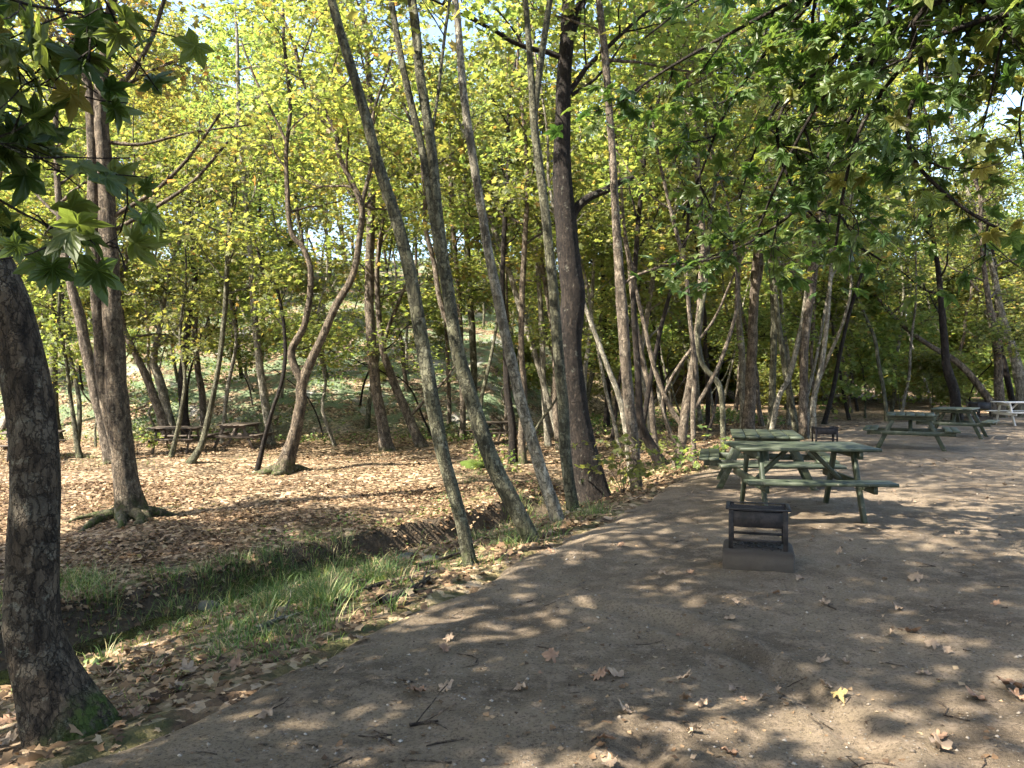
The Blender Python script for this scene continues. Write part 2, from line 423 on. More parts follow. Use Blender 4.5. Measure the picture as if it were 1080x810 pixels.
B_TWIG = bark_mat('bark_dry_twig', (.03, .021, .015), (.12, .088, .062), (.2, .16, .12))
def make_floor_mat():
    m, t = nt('forest_floor_mat'); p = pos(t)
    at = nd(t, 'ShaderNodeVertexColor', layer_name='zone'); sp = nd(t, 'ShaderNodeSeparateColor'); L(t, at.outputs[0], sp.inputs[0])
    hill, mud, green = sp.outputs[0], sp.outputs[1], sp.outputs[2]
    dist = nd(t, 'ShaderNodeVectorMath', operation='ADD'); L(t, p, dist.inputs[0])
    nz = nd(t, 'ShaderNodeVectorMath', operation='SCALE'); L(t, noise(t, p, 12, 2, .5, 'Color'), nz.inputs[0]); nz.inputs['Scale'].default_value = .06; L(t, nz.outputs[0], dist.inputs[1])
    vc = voro(t, dist.outputs[0], 12, 'Color'); vd = voro(t, dist.outputs[0], 12)
    spc = nd(t, 'ShaderNodeSeparateColor'); L(t, vc, spc.inputs[0])
    lit = ramp(t, spc.outputs[0], [(0, (.035, .022, .014)), (.35, (.11, .07, .04)), (.65, (.21, .145, .085)), (.88, (.33, .24, .155)), (1, (.42, .31, .21))])
    lit = mixc(t, rng_map(t, noise(t, p, .8, 3), .45, .65), lit, mixc(t, .65, lit, (.05, .036, .024)))
    soil = mixc(t, noise(t, p, 20, 5), (.03, .022, .015), (.10, .075, .05))
    gr = mixc(t, noise(t, p, 30, 5), (.03, .05, .012), (.11, .14, .03))
    gh = mixc(t, noise(t, p, 3, 6, .7), (.13, .14, .10), (.09, .15, .06))
    gh = mixc(t, rng_map(t, noise(t, p, 1.1, 5, .7), .44, .58), gh, lit)
    gh = mixc(t, rng_map(t, noise(t, p, .6, 5, .7), .55, .66), gh, (.24, .23, .21))
    col = mixc(t, mth(t, 'MULTIPLY', rng_map(t, noise(t, p, 2.4, 4), .42, .58), green), lit, gr)
    col = mixc(t, mud, col, soil)
    col = mixc(t, hill, col, gh)
    hh = mth(t, 'ADD', mth(t, 'MULTIPLY', vd, -1.0), noise(t, p, 40, 4))
    principled(t, col, .9, bump(t, hh, .8, .05), .15)
    return m
def make_path_mat():
    m, t = nt('path_dirt'); p = pos(t)
    n1 = noise(t, p, 1.1, 5, .6); n2 = noise(t, p, 7, 6, .65); n3 = noise(t, p, 55, 5, .7); n4 = noise(t, p, 220, 3, .6)
    col = mixc(t, rng_map(t, n1, .36, .64), (.115, .086, .056), (.22, .170, .114))
    col = mixc(t, mth(t, 'MULTIPLY', rng_map(t, n2, .47, .62), .6), col, (.27, .205, .145))
    col = mixc(t, mth(t, 'MULTIPLY', rng_map(t, n3, .52, .38), .6), col, (.05, .036, .026))
    col = mixc(t, mth(t, 'MULTIPLY', rng_map(t, n4, .54, .68), .42), col, (.32, .265, .21))
    vs = voro(t, p, 60, 'Color'); s2 = nd(t, 'ShaderNodeSeparateColor'); L(t, vs, s2.inputs[0])
    peb = mth(t, 'MULTIPLY', mth(t, 'GREATER_THAN', s2.outputs[0], .93), rng_map(t, voro(t, p, 60), .42, .25))
    col = mixc(t, mth(t, 'MULTIPLY', peb, .7), col, (.27, .245, .21))
    h = mth(t, 'ADD', mth(t, 'MULTIPLY', n2, .8), mth(t, 'ADD', mth(t, 'MULTIPLY', n3, .7), mth(t, 'ADD', mth(t, 'MULTIPLY', n4, .25), mth(t, 'MULTIPLY', peb, .35))))
    principled(t, col, .93, bump(t, h, 1., .035), .15)
    return m
def make_water_mat():
    m, t = nt('stream_water'); p = pos(t)
    col = mixc(t, rng_map(t, noise(t, p, 2.3, 4), .4, .62), (.02, .016, .01), (.045, .05, .014))
    principled(t, col, .06, bump(t, noise(t, p, 9, 3), .12, .02), .6); return m
def make_wood_mat():
    m, t = nt('green_painted_wood'); c = coords(t)
    mp = nd(t, 'ShaderNodeMapping'); L(t, c, mp.inputs[0]); mp.inputs['Scale'].default_value = (.6, 9, 9)
    n = noise(t, mp.outputs[0], 6, 6, .65); n2 = noise(t, c, 5, 5, .65)
    ob = objrand(t)
    col = mixc(t, n, (.014, .020, .011), (.036, .046, .026))
    wear = mth(t, 'MULTIPLY', rng_map(t, n2, .5, .68), .6)
    col = mixc(t, wear, col, (.085, .092, .062))
    col = mixc(t, mth(t, 'MULTIPLY', rng_map(t, noise(t, c, 13, 6, .75), .60, .64), .8), col, (.15, .13, .10))
    col = mixc(t, mth(t, 'MULTIPLY', rng_map(t, noise(t, mp.outputs[0], 18, 3), .62, .7), .5), col, (.03, .03, .022))
    principled(t, col, .55, bump(t, n, .35, .006), .4); return m
def make_oldwood_mat(name, a, b):
    m, t = nt(name); c = coords(t)
    mp = nd(t, 'ShaderNodeMapping'); L(t, c, mp.inputs[0]); mp.inputs['Scale'].default_value = (.6, 9, 9)
    n = noise(t, mp.outputs[0], 6, 6, .65)
    principled(t, mixc(t, n, a, b), .7, bump(t, n, .35, .006), .3); return m
def make_concrete_mat():
    m, t = nt('grill_block_concrete'); c = coords(t)
    n = noise(t, c, 9, 6, .65); n2 = noise(t, c, 70, 4, .6); sp = nd(t, 'ShaderNodeSeparateXYZ'); L(t, c, sp.inputs[0])
    col = mixc(t, n, (.042, .035, .029), (.092, .077, .062))
    soot = mth(t, 'MULTIPLY', rng_map(t, mth(t, 'ADD', sp.outputs[2], mth(t, 'MULTIPLY', n, .06)), .12, .17), .75)
    col = mixc(t, soot, col, (.03, .026, .022))
    principled(t, col, .92, bump(t, mth(t, 'ADD', n, mth(t, 'MULTIPLY', n2, .4)), .7, .015), .2); return m
def make_iron_mat():
    m, t = nt('grill_sooty_iron'); c = coords(t); n = noise(t, c, 16, 6, .7)
    col = mixc(t, rng_map(t, n, .42, .62), (.009, .008, .0085), (.03, .024, .023))
    principled(t, col, .62, bump(t, noise(t, c, 90, 4), .4, .004), .4, .25); return m
def make_rock_mat():
    m, t = nt('stream_rock'); c = coords(t); n = noise(t, c, 7, 6, .65)
    col = mixc(t, n, (.04, .038, .03), (.13, .125, .10)); col = mixc(t, rng_map(t, noise(t, c, 4, 4), .5, .62), col, (.07, .10, .025))
    principled(t, col, .85, bump(t, n, .8, .03), .3); return m
def make_gravel_mat():
    m, t = nt('path_pebble'); principled(t, ramp(t, island(t), [(0, (.07, .055, .042)), (.6, (.17, .135, .10)), (1, (.32, .28, .23))]), .85, None, .25); return m
M_GRAVEL = make_gravel_mat()
def litter_mat(name, stops, trans=.2):
    m, t = nt(name); c = ramp(t, island(t), stops)
    cn = mixc(t, mth(t, 'MULTIPLY', noise(t, pos(t), 90, 3), .5), c, (.07, .045, .028))
    p = nd(t, 'ShaderNodeBsdfPrincipled'); L(t, cn, p.inputs['Base Color']); p.inputs['Roughness'].default_value = .75; p.inputs['Specular IOR Level'].default_value = .25
    tr = nd(t, 'ShaderNodeBsdfTranslucent'); L(t, cn, tr.inputs[0]); mx = nd(t, 'ShaderNodeMixShader'); mx.inputs[0].default_value = trans
    L(t, p.outputs[0], mx.inputs[1]); L(t, tr.outputs[0], mx.inputs[2]); o = nd(t, 'ShaderNodeOutputMaterial'); L(t, mx.outputs[0], o.inputs[0]); return m
M_FLOOR, M_PATH, M_WATER, M_WOOD = make_floor_mat(), make_path_mat(), make_water_mat(), make_wood_mat()
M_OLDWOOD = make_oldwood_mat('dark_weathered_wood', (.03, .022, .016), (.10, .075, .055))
M_PALEWOOD = make_oldwood_mat('pale_sunlit_look_wood', (.38, .36, .32), (.62, .60, .56))  # sunlit look of the far right table put into a pale wood colour
M_CONC, M_IRON, M_ROCK = make_concrete_mat(), make_iron_mat(), make_rock_mat()
M_LITTER = litter_mat('dry_leaf_litter', [(0, (.045, .027, .016)), (.3, (.125, .074, .038)), (.6, (.225, .142, .076)), (.85, (.335, .232, .135)), (.98, (.41, .31, .19)), (1, (.30, .25, .06))])
M_TAN = litter_mat('dry_leaf_tan', [(0, (.27, .19, .125)), (.5, (.33, .24, .165)), (1, (.39, .30, .21))], .1)
M_BROWN = litter_mat('dry_leaf_brown', [(0, (.22, .125, .075)), (1, (.32, .20, .13))], .1)
M_YELLOWLEAF = litter_mat('fallen_leaf_yellow', [(0, (.36, .27, .10)), (1, (.40, .31, .13))], .15)
M_GRASS = leaf_mat('grass_blade', [(0, (.045, .08, .02)), (.5, (.10, .16, .04)), (.8, (.17, .21, .06)), (.88, (.33, .28, .14)), (1, (.40, .33, .18))], .35, (1.2, 1.2, .6), .55, .1)
M_MOSS = None
def make_moss():
    m, t = nt('moss_mound'); c = coords(t); n = noise(t, c, 30, 5, .7)
    col = mixc(t, n, (.018, .032, .007), (.08, .11, .02)); principled(t, col, .95, bump(t, n, 1., .03), .1); return m
M_MOSS = make_moss()

# ------------------------------------------------------------------ ground sheets
def axis(stops):
    out = []
    for a, b, st in stops: out.append(np.arange(a, b-1e-6, st))
    out.append(np.array([stops[-1][1]])); return np.concatenate(out)
def grid_mesh(name, xs, ys, zf, mat, keep=None):
    X, Y = np.meshgrid(xs, ys); Z = zf(X, Y)
    nx = len(xs); i = np.arange(len(ys)-1)[:, None]*nx+np.arange(nx-1)[None, :]
    Q = np.stack([i, i+1, i+nx+1, i+nx], -1).reshape(-1, 4)
    V = np.stack([X, Y, Z], -1).reshape(-1, 3)
    if keep is not None:
        kv = keep(X, Y).ravel(); Q = Q[kv[Q].any(1)]
        u = np.unique(Q); mp = np.zeros(len(V), np.int64); mp[u] = np.arange(len(u)); V = V[u]; Q = mp[Q]
    return mesh_np(name, V, Q, None, mat, True), V
xs = axis([(-200, -60, 20), (-60, -20, 2.), (-20, -9, .35), (-9, 4, .09), (4, 12, .4), (12, 60, 2.), (60, 200, 20)])
ys = axis([(-150, -30, 20), (-30, 0, 1.5), (0, 3, .3), (3, 16, .09), (16, 32, .3), (32, 90, 1.5), (90, 250, 16)])
me, V = grid_mesh('forest_floor', xs, ys, floor_z, M_FLOOR)
d, side = chan(V[:, 0], V[:, 1]); s = edge_s(V[:, 0], V[:, 1])
hillm = sstep(28.0, 32, V[:, 1]-1.8*np.maximum(0, V[:, 0]+1))*sstep(6, 0, V[:, 0])
fade = 1-sstep(15, 19, V[:, 1])
mud = np.where(side > 0, 1-sstep(.80, .95, d), 1-sstep(.45, .85, d))*fade
green = np.clip((1-sstep(.9, 2.2, d))*fade*.55+np.where(side < 0, .35*fade, .08), 0, 1)
ca = me.color_attributes.new('zone', 'FLOAT_COLOR', 'POINT')
ca.data.foreach_set('color', np.stack([hillm, mud, green, np.ones(len(V))], 1).astype(np.float32).ravel())
tag(link('forest_floor', me), kind='structure')
xs = axis([(-40, -4, 2), (-4, 7, .05), (7, 14, .15), (14, 60, 1.5)]); ys = axis([(-30, 1, 1.5), (1, 2, .2), (2, 9, .05), (9, 16, .1), (16, 40, .3)])
me, V = grid_mesh('dirt_path', xs, ys, path_z, M_PATH, lambda X, Y: edge_s(X, Y) < .3)
tag(link('dirt_path', me), kind='structure')
# stream: a level sheet of water that shows only inside the channel
xs = axis([(-12, 3.2, .3)]); ys = axis([(-5, 19, .3)])
me, V = grid_mesh('stream_water', xs, ys, lambda X, Y: np.full(X.shape, -1.27), M_WATER, lambda X, Y: chan(X, Y)[0] < 1.0)
tag(link('stream_water', me), kind='structure')

# ------------------------------------------------------------------ traced trees
def tree(label, trace, bark, leafm, H=12., Y=None, lean=0., limbs=12, start=.42, llen=2.6, lsize=.15, leaves=8, detail=1, seed=1, stems=(), branches=(), roots=0, twigs=5, name='plane_tree', group=None, noise_=.085, sides=16, flare=.42, base_py=None, ups=.06):
    rng = np.random.RandomState(seed)
    bx, by = trace[0][0], trace[0][1]
    if Y is None: b = hit(bx, by); Yb = b[1]
    else: Yb = Y; x = (bx-CX)/F*Yb; b = np.array([x, Yb, float(ground(x, Yb))])
    def conv(tr):
        out = []
        for (px, py, w) in tr:
            y = Yb; p = W(px, py, y); h = max(0, p[2]-b[2]); y = Yb+lean*h; p = W(px, py, y); out.append([*p, w*.43*y/F])
        return np.array(out)
    T = conv(trace)
    dz = T[0, 2]-b[2]
    T[0, :3] = b
    below = T[0].copy(); below[2] -= .3; below[:2] -= (T[1, :2]-T[0, :2])*.3/max(.2, T[1, 2]-T[0, 2]); below[3] *= 1.0
    T = np.vstack([below, T])
    # continue above the picture
    p = T[-1].copy(); dr = nrm(T[-1, :3]-T[-3, :3]); r0 = p[3]; top = b[2]+H; ext = []
    while p[2] < top and len(ext) < 14:
        dr = nrm(dr+np.array([0, 0, .25])+rng.normal(size=3)*.12); p = p.copy(); p[:3] += dr*1.1
        p[3] = max(.02, r0*(1-.8*(p[2]-T[-1, 2])/max(.5, top-T[-1, 2]))); ext.append(p)
    full = spline(np.vstack([T]+([np.array(ext)] if ext else [])), .12)
    full[:, 3] = np.maximum(full[:, 3], .012)
    root = thing(name, label, 'tree', tuple(b), 0, group)
    mb = MB(); mb.tube(full[:, :3], full[:, 3], sides, noise_, rng, flare=flare)
    cr = Crown(seed+100)
    cum = full[:, 2]-b[2]
    axes = [full]
    for st in stems:
        sT = conv(st); p = sT[-1].copy(); dr = nrm(sT[-1, :3]-sT[-2, :3]); r0 = p[3]; ext = []
        hh = b[2]+H*.85
        while p[2] < hh and len(ext) < 12:
            dr = nrm(dr+np.array([0, 0, .2])+rng.normal(size=3)*.15); p = p.copy(); p[:3] += dr*1.0; p[3] = max(.008, p[3]*.78); ext.append(p)
        f2 = spline(np.vstack([sT]+([np.array(ext)] if ext else [])), .12); f2[:, 3] = np.maximum(f2[:, 3], .008)
        m2 = MB(); m2.tube(f2[:, :3], f2[:, 3], max(8, sides-4), noise_, rng)
        link('stem', m2.mesh('stem', bark, True, b), root)
        axes.append(f2)
    for br in branches:
        f2 = spline(conv(br), .1); f2[:, 3] = np.maximum(f2[:, 3], .004)
        m2 = MB(); m2.tube(f2[:, :3], f2[:, 3], 6, .03, rng); link('branch', m2.mesh('branch', bark, True, b), root)
        if len(br) > 3: cr.twigs(f2[::max(1, len(f2)//8), :3], 1.4, .02, 4, 2, 6, .15, True, .05, .4)
    for ai, ax in enumerate(axes):
        nl = limbs if ai == 0 else max(3, int(limbs*.5))
        h = ax[:, 2]-b[2]
        for k in range(nl):
            hh = H*(start+(1-start)*(k+.5*rng.rand())/nl)
            i = int(np.argmin(np.abs(h-hh)))
            if abs(h[i]-hh) > 1.5: continue
            q = ax[i, :3]; az = k*2.4+rng.rand()*1.2; el = R(10+40*rng.rand())
            dd = np.array([math.cos(az)*math.cos(el), math.sin(az)*math.cos(el), math.sin(el)])
            Lk = llen*(1.15-.55*(hh/H))*(.75+.5*rng.rand())
            cr.limb(q, dd, Lk, max(.012, min(ax[i, 3]*.5, .05)), twigs, 4, ups, .32, leaves, .22)
    trunk = link('trunk', mb.mesh('trunk', bark, True, b), root)
    if roots:
        for k in range(roots):
            az = k/roots*6.28+rng.rand()*.6; Lr = .55+.75*rng.rand(); pts = []
            for j in range(7):
                u = j/6; rr = .12+Lr*u; a2 = az+.5*math.sin(u*3+k)
                x, y = b[0]+rr*math.cos(a2), b[1]+rr*math.sin(a2)
                pts.append([x, y, float(ground(x, y))+.12*(1-u)**2+.03*math.sin(u*5+k)-.03*u, .095*(1-u)+.02])
            f2 = spline(np.array(pts), .06); m2 = MB(); m2.tube(f2[:, :3], f2[:, 3], 8, .08, rng); link('root', m2.mesh('root', B_MOSS, True, b), trunk)
    if cr.P: link('crown', cr.leaf_mesh('crown', leafm, lsize, detail, b, bark=bark), root)
    return root, b, cr

TR = []
def T_(*a, **k):
    k.setdefault('seed', 11+len(TR)*3); o = tree(*a, **k); TR.append(o); return o
# A: foreground tree at the left edge (own leafy branch built below)
treeA, bA, crA = T_('thick leaning foreground tree with moss on its foot at the left edge', [(76, 772, 80), (49, 715, 66), (32, 655, 58), (34, 575, 55), (37, 490, 53), (28, 405, 54), (6, 320, 53), (-24, 250, 46), (-70, 170, 40), (-120, 60, 34)],
   B_FORE, M_LEAF_MID, H=9, limbs=12, start=.55, llen=3.0, lsize=.16, flare=.38, sides=32, noise_=.055, leaves=10)
T_('tall twin-stemmed tree with mossy spreading roots on the leaf-covered flat', [(138, 545, 30), (130, 480, 26), (125, 430, 25), (119, 350, 22), (115, 260, 21), (110, 170, 18), (106, 100, 16), (113, 50, 13), (118, 0, 11)],
   B_MOSS, M_LEAF_GOLD, H=13, start=.55, roots=9, limbs=11, stems=[[(129, 495, 14), (112, 420, 17), (104, 330, 16), (100, 250, 14), (98, 170, 13), (94, 100, 11), (86, 68, 9), (73, 30, 7)]],
   branches=[[(108, 108, 8), (125, 90, 8), (140, 75, 7), (160, 40, 6), (175, -6, 5)], [(112, 150, 5), (150, 152, 4), (200, 140, 3), (262, 132, 2)], [(120, 228, 6), (165, 200, 5), (200, 165, 4), (232, 120, 3)], [(122, 242, 5), (170, 215, 5), (205, 190, 4), (240, 150, 3)]])
T_('slim tree leaning left just behind the twin-stemmed tree', [(118, 488, 15), (101, 415, 14), (84, 335, 12), (75, 300, 10), (66, 255, 9), (60, 180, 7), (58, 90, 6), (52, 20, 5)], B_BROWN, M_LEAF_MID, H=12, start=.5)
T_('straight tree half hidden behind the thick foreground trunk', [(62, 466, 10), (57, 420, 9), (56, 340, 8), (52, 250, 8), (54, 150, 7), (50, 60, 6)], B_GREY, M_LEAF_MID, H=12, start=.35)
T_('thin crooked sapling between the foreground trunk and the twin-stemmed tree', [(84, 483, 7), (76, 432, 5), (69, 375, 4), (62, 345, 4), (63, 310, 3)], B_GREY, M_LEAF_MID, H=5, start=.4, limbs=6, llen=1.1, name='sapling')
T_('leaning reddish trunk behind the left picnic tables', [(179, 447, 11), (158, 407, 10), (143, 373, 8), (130, 345, 7), (128, 300, 6), (140, 240, 5)], B_BROWN, M_LEAF_MID, Y=27, H=11, start=.3)
T_('curved trunk forking low behind the left picnic tables', [(184, 447, 12), (168, 400, 10), (162, 380, 8), (170, 340, 6), (178, 290, 5), (196, 240, 5), (232, 175, 4)], B_PALE, M_LEAF_MID, Y=28, H=11, start=.3)
T_('dark upright trunk rising right behind the tabletop of the left picnic table', [(197, 449, 12), (192, 407, 10), (195, 373, 8), (200, 330, 7), (206, 290, 6), (200, 240, 5)], B_DARK, M_LEAF_MID, Y=27.5, H=12, start=.35)
T_('short dark trunk bending left between the two left picnic tables', [(216, 450, 9), (213, 415, 8), (208, 385, 7), (206, 340, 6), (212, 290, 5)], B_BROWN, M_LEAF_MID, Y=29, H=11, start=.3)
T_('crooked thin tree curving up in front of the left picnic table', [(201, 488, 9), (213, 468, 8), (222, 430, 7), (230, 390, 6), (237, 330, 6), (241, 250, 5), (247, 190, 4), (250, 120, 3)], B_GREY, M_LEAF_MID, H=9, start=.5, llen=1.8)
T_('spindly sapling against the left end of the left picnic table', [(181, 482, 6), (190, 440, 5), (195, 400, 4), (190, 350, 4), (196, 300, 3)], B_GREY, M_LEAF_MID, H=6, start=.4, limbs=6, llen=1.2, name='sapling')
T_('pale bent sapling behind the gap between the left picnic tables', [(234, 452, 5), (240, 410, 5), (249, 360, 4), (242, 310, 4), (238, 250, 3)], B_PALE, M_LEAF_MID, Y=27, H=8, start=.4, limbs=7, llen=1.5, name='sapling')
T_('straight pale birch-like trunk behind the end-on picnic table', [(286, 458, 10), (276, 400, 9), (269, 340, 8), (264, 270, 7), (258, 200, 6), (252, 120, 5), (250, 40, 4)], B_PALE, M_LEAF_MID, Y=26, H=14, start=.4)
T_('twisted y-shaped tree with a mossy foot in the middle of the leaf litter', [(298, 500, 22), (310, 460, 15), (318, 425, 13), (319, 402, 12), (340, 355, 9.5), (353, 325, 9.5), (372, 290, 8.5), (380, 245, 8), (381, 215, 8), (371, 192, 7), (358, 165, 6), (354, 140, 5.5), (337, 107, 5), (320, 87, 4.5), (308, 40, 4)],
   B_MOSS, M_LEAF_GOLD, H=12.5, start=.5, stems=[[(319, 404, 11), (307, 372, 10), (322, 340, 8), (328, 290, 7), (320, 262, 6), (307, 245, 6), (303, 200, 6), (302, 160, 5), (306, 110, 5), (300, 50, 4)], [(381, 217, 6), (388, 190, 5), (393, 168, 4.5), (394, 120, 4), (410, 70, 3)]], roots=4,
   branches=[[(302, 150, 4), (288, 120, 3), (270, 85, 3), (255, 45, 2)], [(354, 140, 4), (335, 118, 3), (352, 70, 2), (362, 30, 2)]])
T_('dark wiry sapling just left of the twisted y-shaped tree', [(271, 497, 7), (285, 440, 5), (299, 395, 4.5), (300, 350, 4), (292, 305, 3.5), (278, 285, 3)], B_DARK, M_LEAF_MID, H=6, start=.5, limbs=5, llen=1.3, name='sapling')
T_('upright scaly trunk right of the twisted y-shaped tree', [(408, 474, 15), (402, 440, 13), (394, 390, 12.5), (390, 330, 12), (390, 270, 11), (392, 200, 9), (391, 120, 8), (386, 40, 6)], B_BROWN, M_LEAF_GOLD, H=15, start=.45)
T_('bowed trunk sweeping up to the left of the first leaning grey trunk', [(444, 471, 13), (431, 440, 11), (415, 402, 9.5), (404, 370, 8), (399, 325, 7), (398, 280, 6), (405, 220, 5)], B_BROWN, M_LEAF_MID, H=12, start=.4, branches=[[(404, 365, 5), (410, 345, 5), (422, 315, 4), (428, 300, 3)], [(432, 440, 4), (450, 420, 4), (470, 400, 3), (480, 385, 2)]])
# the leaning row along the path edge
T_('grey-green leaning trunk at the path edge, leftmost of the leaning row', [(496, 597, 15), (485, 545, 15), (470, 490, 16), (456, 425, 17), (447, 370, 17), (435, 300, 16), (420, 240, 15), (401, 180, 14), (385, 120, 13), (367, 60, 12), (350, 0, 11)], B_GREY, M_LEAF_GOLD, H=11, start=.62, limbs=7, sides=18, lean=.06, flare=.35)
T_('grey trunk with a black foot forking into two stems, second of the leaning row', [(562, 573, 20), (541, 530, 21), (520, 490, 21), (500, 430, 19), (481, 360, 17), (470, 290, 14), (462, 230, 13), (454, 150, 12), (443, 75, 11), (434, 0, 11)], B_GREY, M_LEAF_GOLD, H=12, start=.62, limbs=7, sides=18, flare=.3, lean=.05,
   stems=[[(474, 330, 10), (463, 270, 9.5), (447, 167, 9), (428, 85, 8), (412, 0, 7)]], branches=[[(455, 150, 3), (463, 90, 4), (470, 30, 4), (476, -10, 4)]])
T_('slender pale trunk leaning left, third of the leaning row', [(588, 550, 16), (573, 502, 15), (560, 460, 14.5), (548, 420, 14), (539, 380, 13.5), (528, 330, 13), (516, 270, 12), (508, 220, 11), (496, 150, 10), (487, 80, 9), (480, 0, 8)], B_PALE, M_LEAF_GOLD, H=12.5, start=.6, limbs=9, sides=16, flare=.3)
T_('green-tinged trunk forking high, close against the thick dark trunk', [(605, 541, 15), (597, 480, 14), (593, 420, 13), (588, 360, 12.5), (583, 300, 12), (578, 250, 11), (570, 185, 11), (563, 125, 10), (559, 60, 8), (554, 0, 7)], B_GREY, M_LEAF_GOLD, H=12.5, start=.62, limbs=8, sides=16, stems=[[(563, 128, 8), (570, 67, 8), (580, 0, 7)]], flare=.3)
T_('thick dark brown trunk with a broken stub branch at the path edge', [(623, 532, 44), (619, 500, 37), (606, 430, 33), (600, 370, 31), (604, 315, 30), (602, 290, 29), (594, 200, 25), (593, 140, 20), (595, 80, 18), (598, 40, 17), (600, 0, 15)], B_DARK, M_LEAF_MID, H=13, start=.5, limbs=12, sides=22, noise_=.045, flare=.4,
   branches=[[(600, 236, 15), (606, 222, 12), (620, 209, 10), (640, 200, 9), (657, 191, 8), (668, 187, 5)], [(596, 60, 8), (606, 30, 7), (615, 5, 6), (622, -20, 5)], [(603, 100, 5), (622, 88, 4), (640, 70, 3), (660, 40, 2)]])
T_('sunlit pinkish-brown trunk standing alone right of the thick dark trunk', [(672, 517, 13), (668, 470, 13), (663, 420, 13), (659, 370, 13), (657, 340, 13.5), (655, 310, 13), (651, 260, 11), (648, 200, 10), (645, 150, 9), (640, 80, 9), (632, 0, 8)], B_BROWN, M_LEAF_MID, H=13, start=.5, sides=16, flare=.25, branches=[[(656, 300, 5), (672, 290, 4), (694, 282, 4), (710, 270, 3)]])
T_('thin pole-like tree leaning behind the sunlit pinkish trunk', [(667, 470, 7), (656, 430, 7), (640, 385, 6), (617, 323, 5), (598, 270, 5), (580, 200, 4)], B_PALE, M_LEAF_MID, Y=15, H=9, start=.5, limbs=7, llen=1.6)
T_('dark trunk leaning away behind the sunlit pinkish trunk', [(699, 492, 14), (686, 470, 12), (677, 450, 10), (674, 425, 9), (672, 380, 8), (668, 320, 7), (672, 250, 6)], B_DARK, M_LEAF_MID, H=12, start=.4)
T_('ringed tan trunk with a low side arm left of the green picnic tables', [(714, 493, 12), (718, 470, 11), (722, 440, 11), (729, 400, 11), (736, 350, 10), (739, 310, 9), (741, 250, 8), (735, 180, 7)], B_BROWN, M_LEAF_MID, H=12, start=.45, flare=.3,
   stems=[[(719, 448, 6), (704, 425, 6), (691, 390, 6), (680, 345, 5), (671, 305, 4.5), (660, 250, 4)], [(716, 476, 5), (703, 447, 5), (699, 425, 4.5), (705, 405, 4), (720, 380, 4)]])
T_('slim tan trunk with a dark slanting arm beside the ringed trunk', [(733, 493, 6.5), (731, 460, 6), (731, 430, 6), (733, 390, 6), (728, 340, 5), (722, 280, 5)], B_BROWN, M_LEAF_MID, H=10, start=.4, limbs=9, stems=[[(733, 430, 5), (748, 405, 5), (762, 376, 5)]])
T_('crooked elbowed trunk left of the rear green picnic table', [(763, 474, 7), (762, 430, 7), (757, 404, 7), (741, 384, 6), (736, 350, 6), (744, 300, 5), (748, 240, 5)], B_GREY, M_LEAF_MID, Y=15, H=10, start=.4, limbs=9)
T_('stout straight trunk rising behind the rear green picnic table', [(789, 455, 14), (791, 420, 13), (793, 370, 12), (795, 320, 11.5), (797, 290, 11), (802, 220, 10), (800, 130, 8)], B_BROWN, M_LEAF_MID, H=15, start=.4)
T_('pale slim trunk just left of the stout straight trunk', [(784, 452, 8), (783, 410, 8), (782, 370, 8), (778, 320, 7), (780, 250, 6), (790, 170, 5)], B_PALE, M_LEAF_MID, Y=24, H=13, start=.4)
T_('dark slim upright trunk between the stout trunk and the pale slanting one', [(812, 450, 8), (815, 400, 8), (816, 350, 7.5), (815, 305, 7), (812, 240, 6)], B_GREY, M_LEAF_MID, Y=22, H=13, start=.4)
T_('pale trunk slanting right behind the rear green picnic table', [(812, 448, 6), (821, 420, 6), (832, 398, 6), (843, 355, 6), (848, 325, 5), (856, 270, 5)], B_PALE, M_LEAF_MID, Y=20.5, H=11, start=.4)
T_('grey trunk slanting left behind the rear green picnic table', [(841, 449, 8), (831, 405, 7.5), (823, 355, 7), (818, 312, 6), (812, 240, 5)], B_GREY, M_LEAF_MID, Y=21, H=12, start=.4)
T_('straight brown trunk left of the second barbecue', [(848, 462, 11), (847, 430, 10), (848, 380, 10), (851, 340, 10), (857, 300, 9), (862, 230, 8)], B_BROWN, M_LEAF_MID, H=13, start=.4)
T_('yellowish bent trunk touching the second barbecue', [(858, 452, 7), (858, 425, 6.5), (863, 400, 6), (869, 370, 5.5), (874, 320, 5)], B_PALE, M_LEAF_MID, Y=20, H=10, start=.4)
# right-hand group behind the far tables
T_('dark bent trunk behind the second far picnic table', [(1010, 436, 12), (1007, 415, 12), (1000, 393, 11), (997, 375, 9), (995, 345, 8), (990, 290, 6)], B_DARK, M_LEAF_MID, Y=28, H=12, start=.3)
T_('trunk slanting far to the left over the far picnic tables', [(1050, 434, 9), (1040, 417, 9), (1013, 385, 8), (985, 367, 6), (960, 350, 5)], B_BROWN, M_LEAF_MID, Y=30, H=8, start=.4)
T_('upright trunk beside the pale picnic table', [(1056, 436, 11), (1054, 415, 11), (1052, 375, 9), (1047, 340, 8), (1040, 300, 6), (1034, 240, 5)], B_BROWN, M_LEAF_MID, Y=30, H=13, start=.35)
T_('thick light-faced trunk at the right edge behind the pale picnic table', [(1080, 436, 16), (1077, 405, 14), (1067, 366, 10), (1056, 330, 8), (1046, 280, 7)], B_PALE, M_LEAF_MID, Y=31, H=13, start=.35)
T_('slim dark trunk leaning left between the upright trunk and the right edge', [(1070, 436, 7), (1064, 405, 7), (1057, 375, 6), (1052, 340, 5), (1050, 290, 5)], B_DARK, M_LEAF_MID, Y=32, H=12, start=.35)
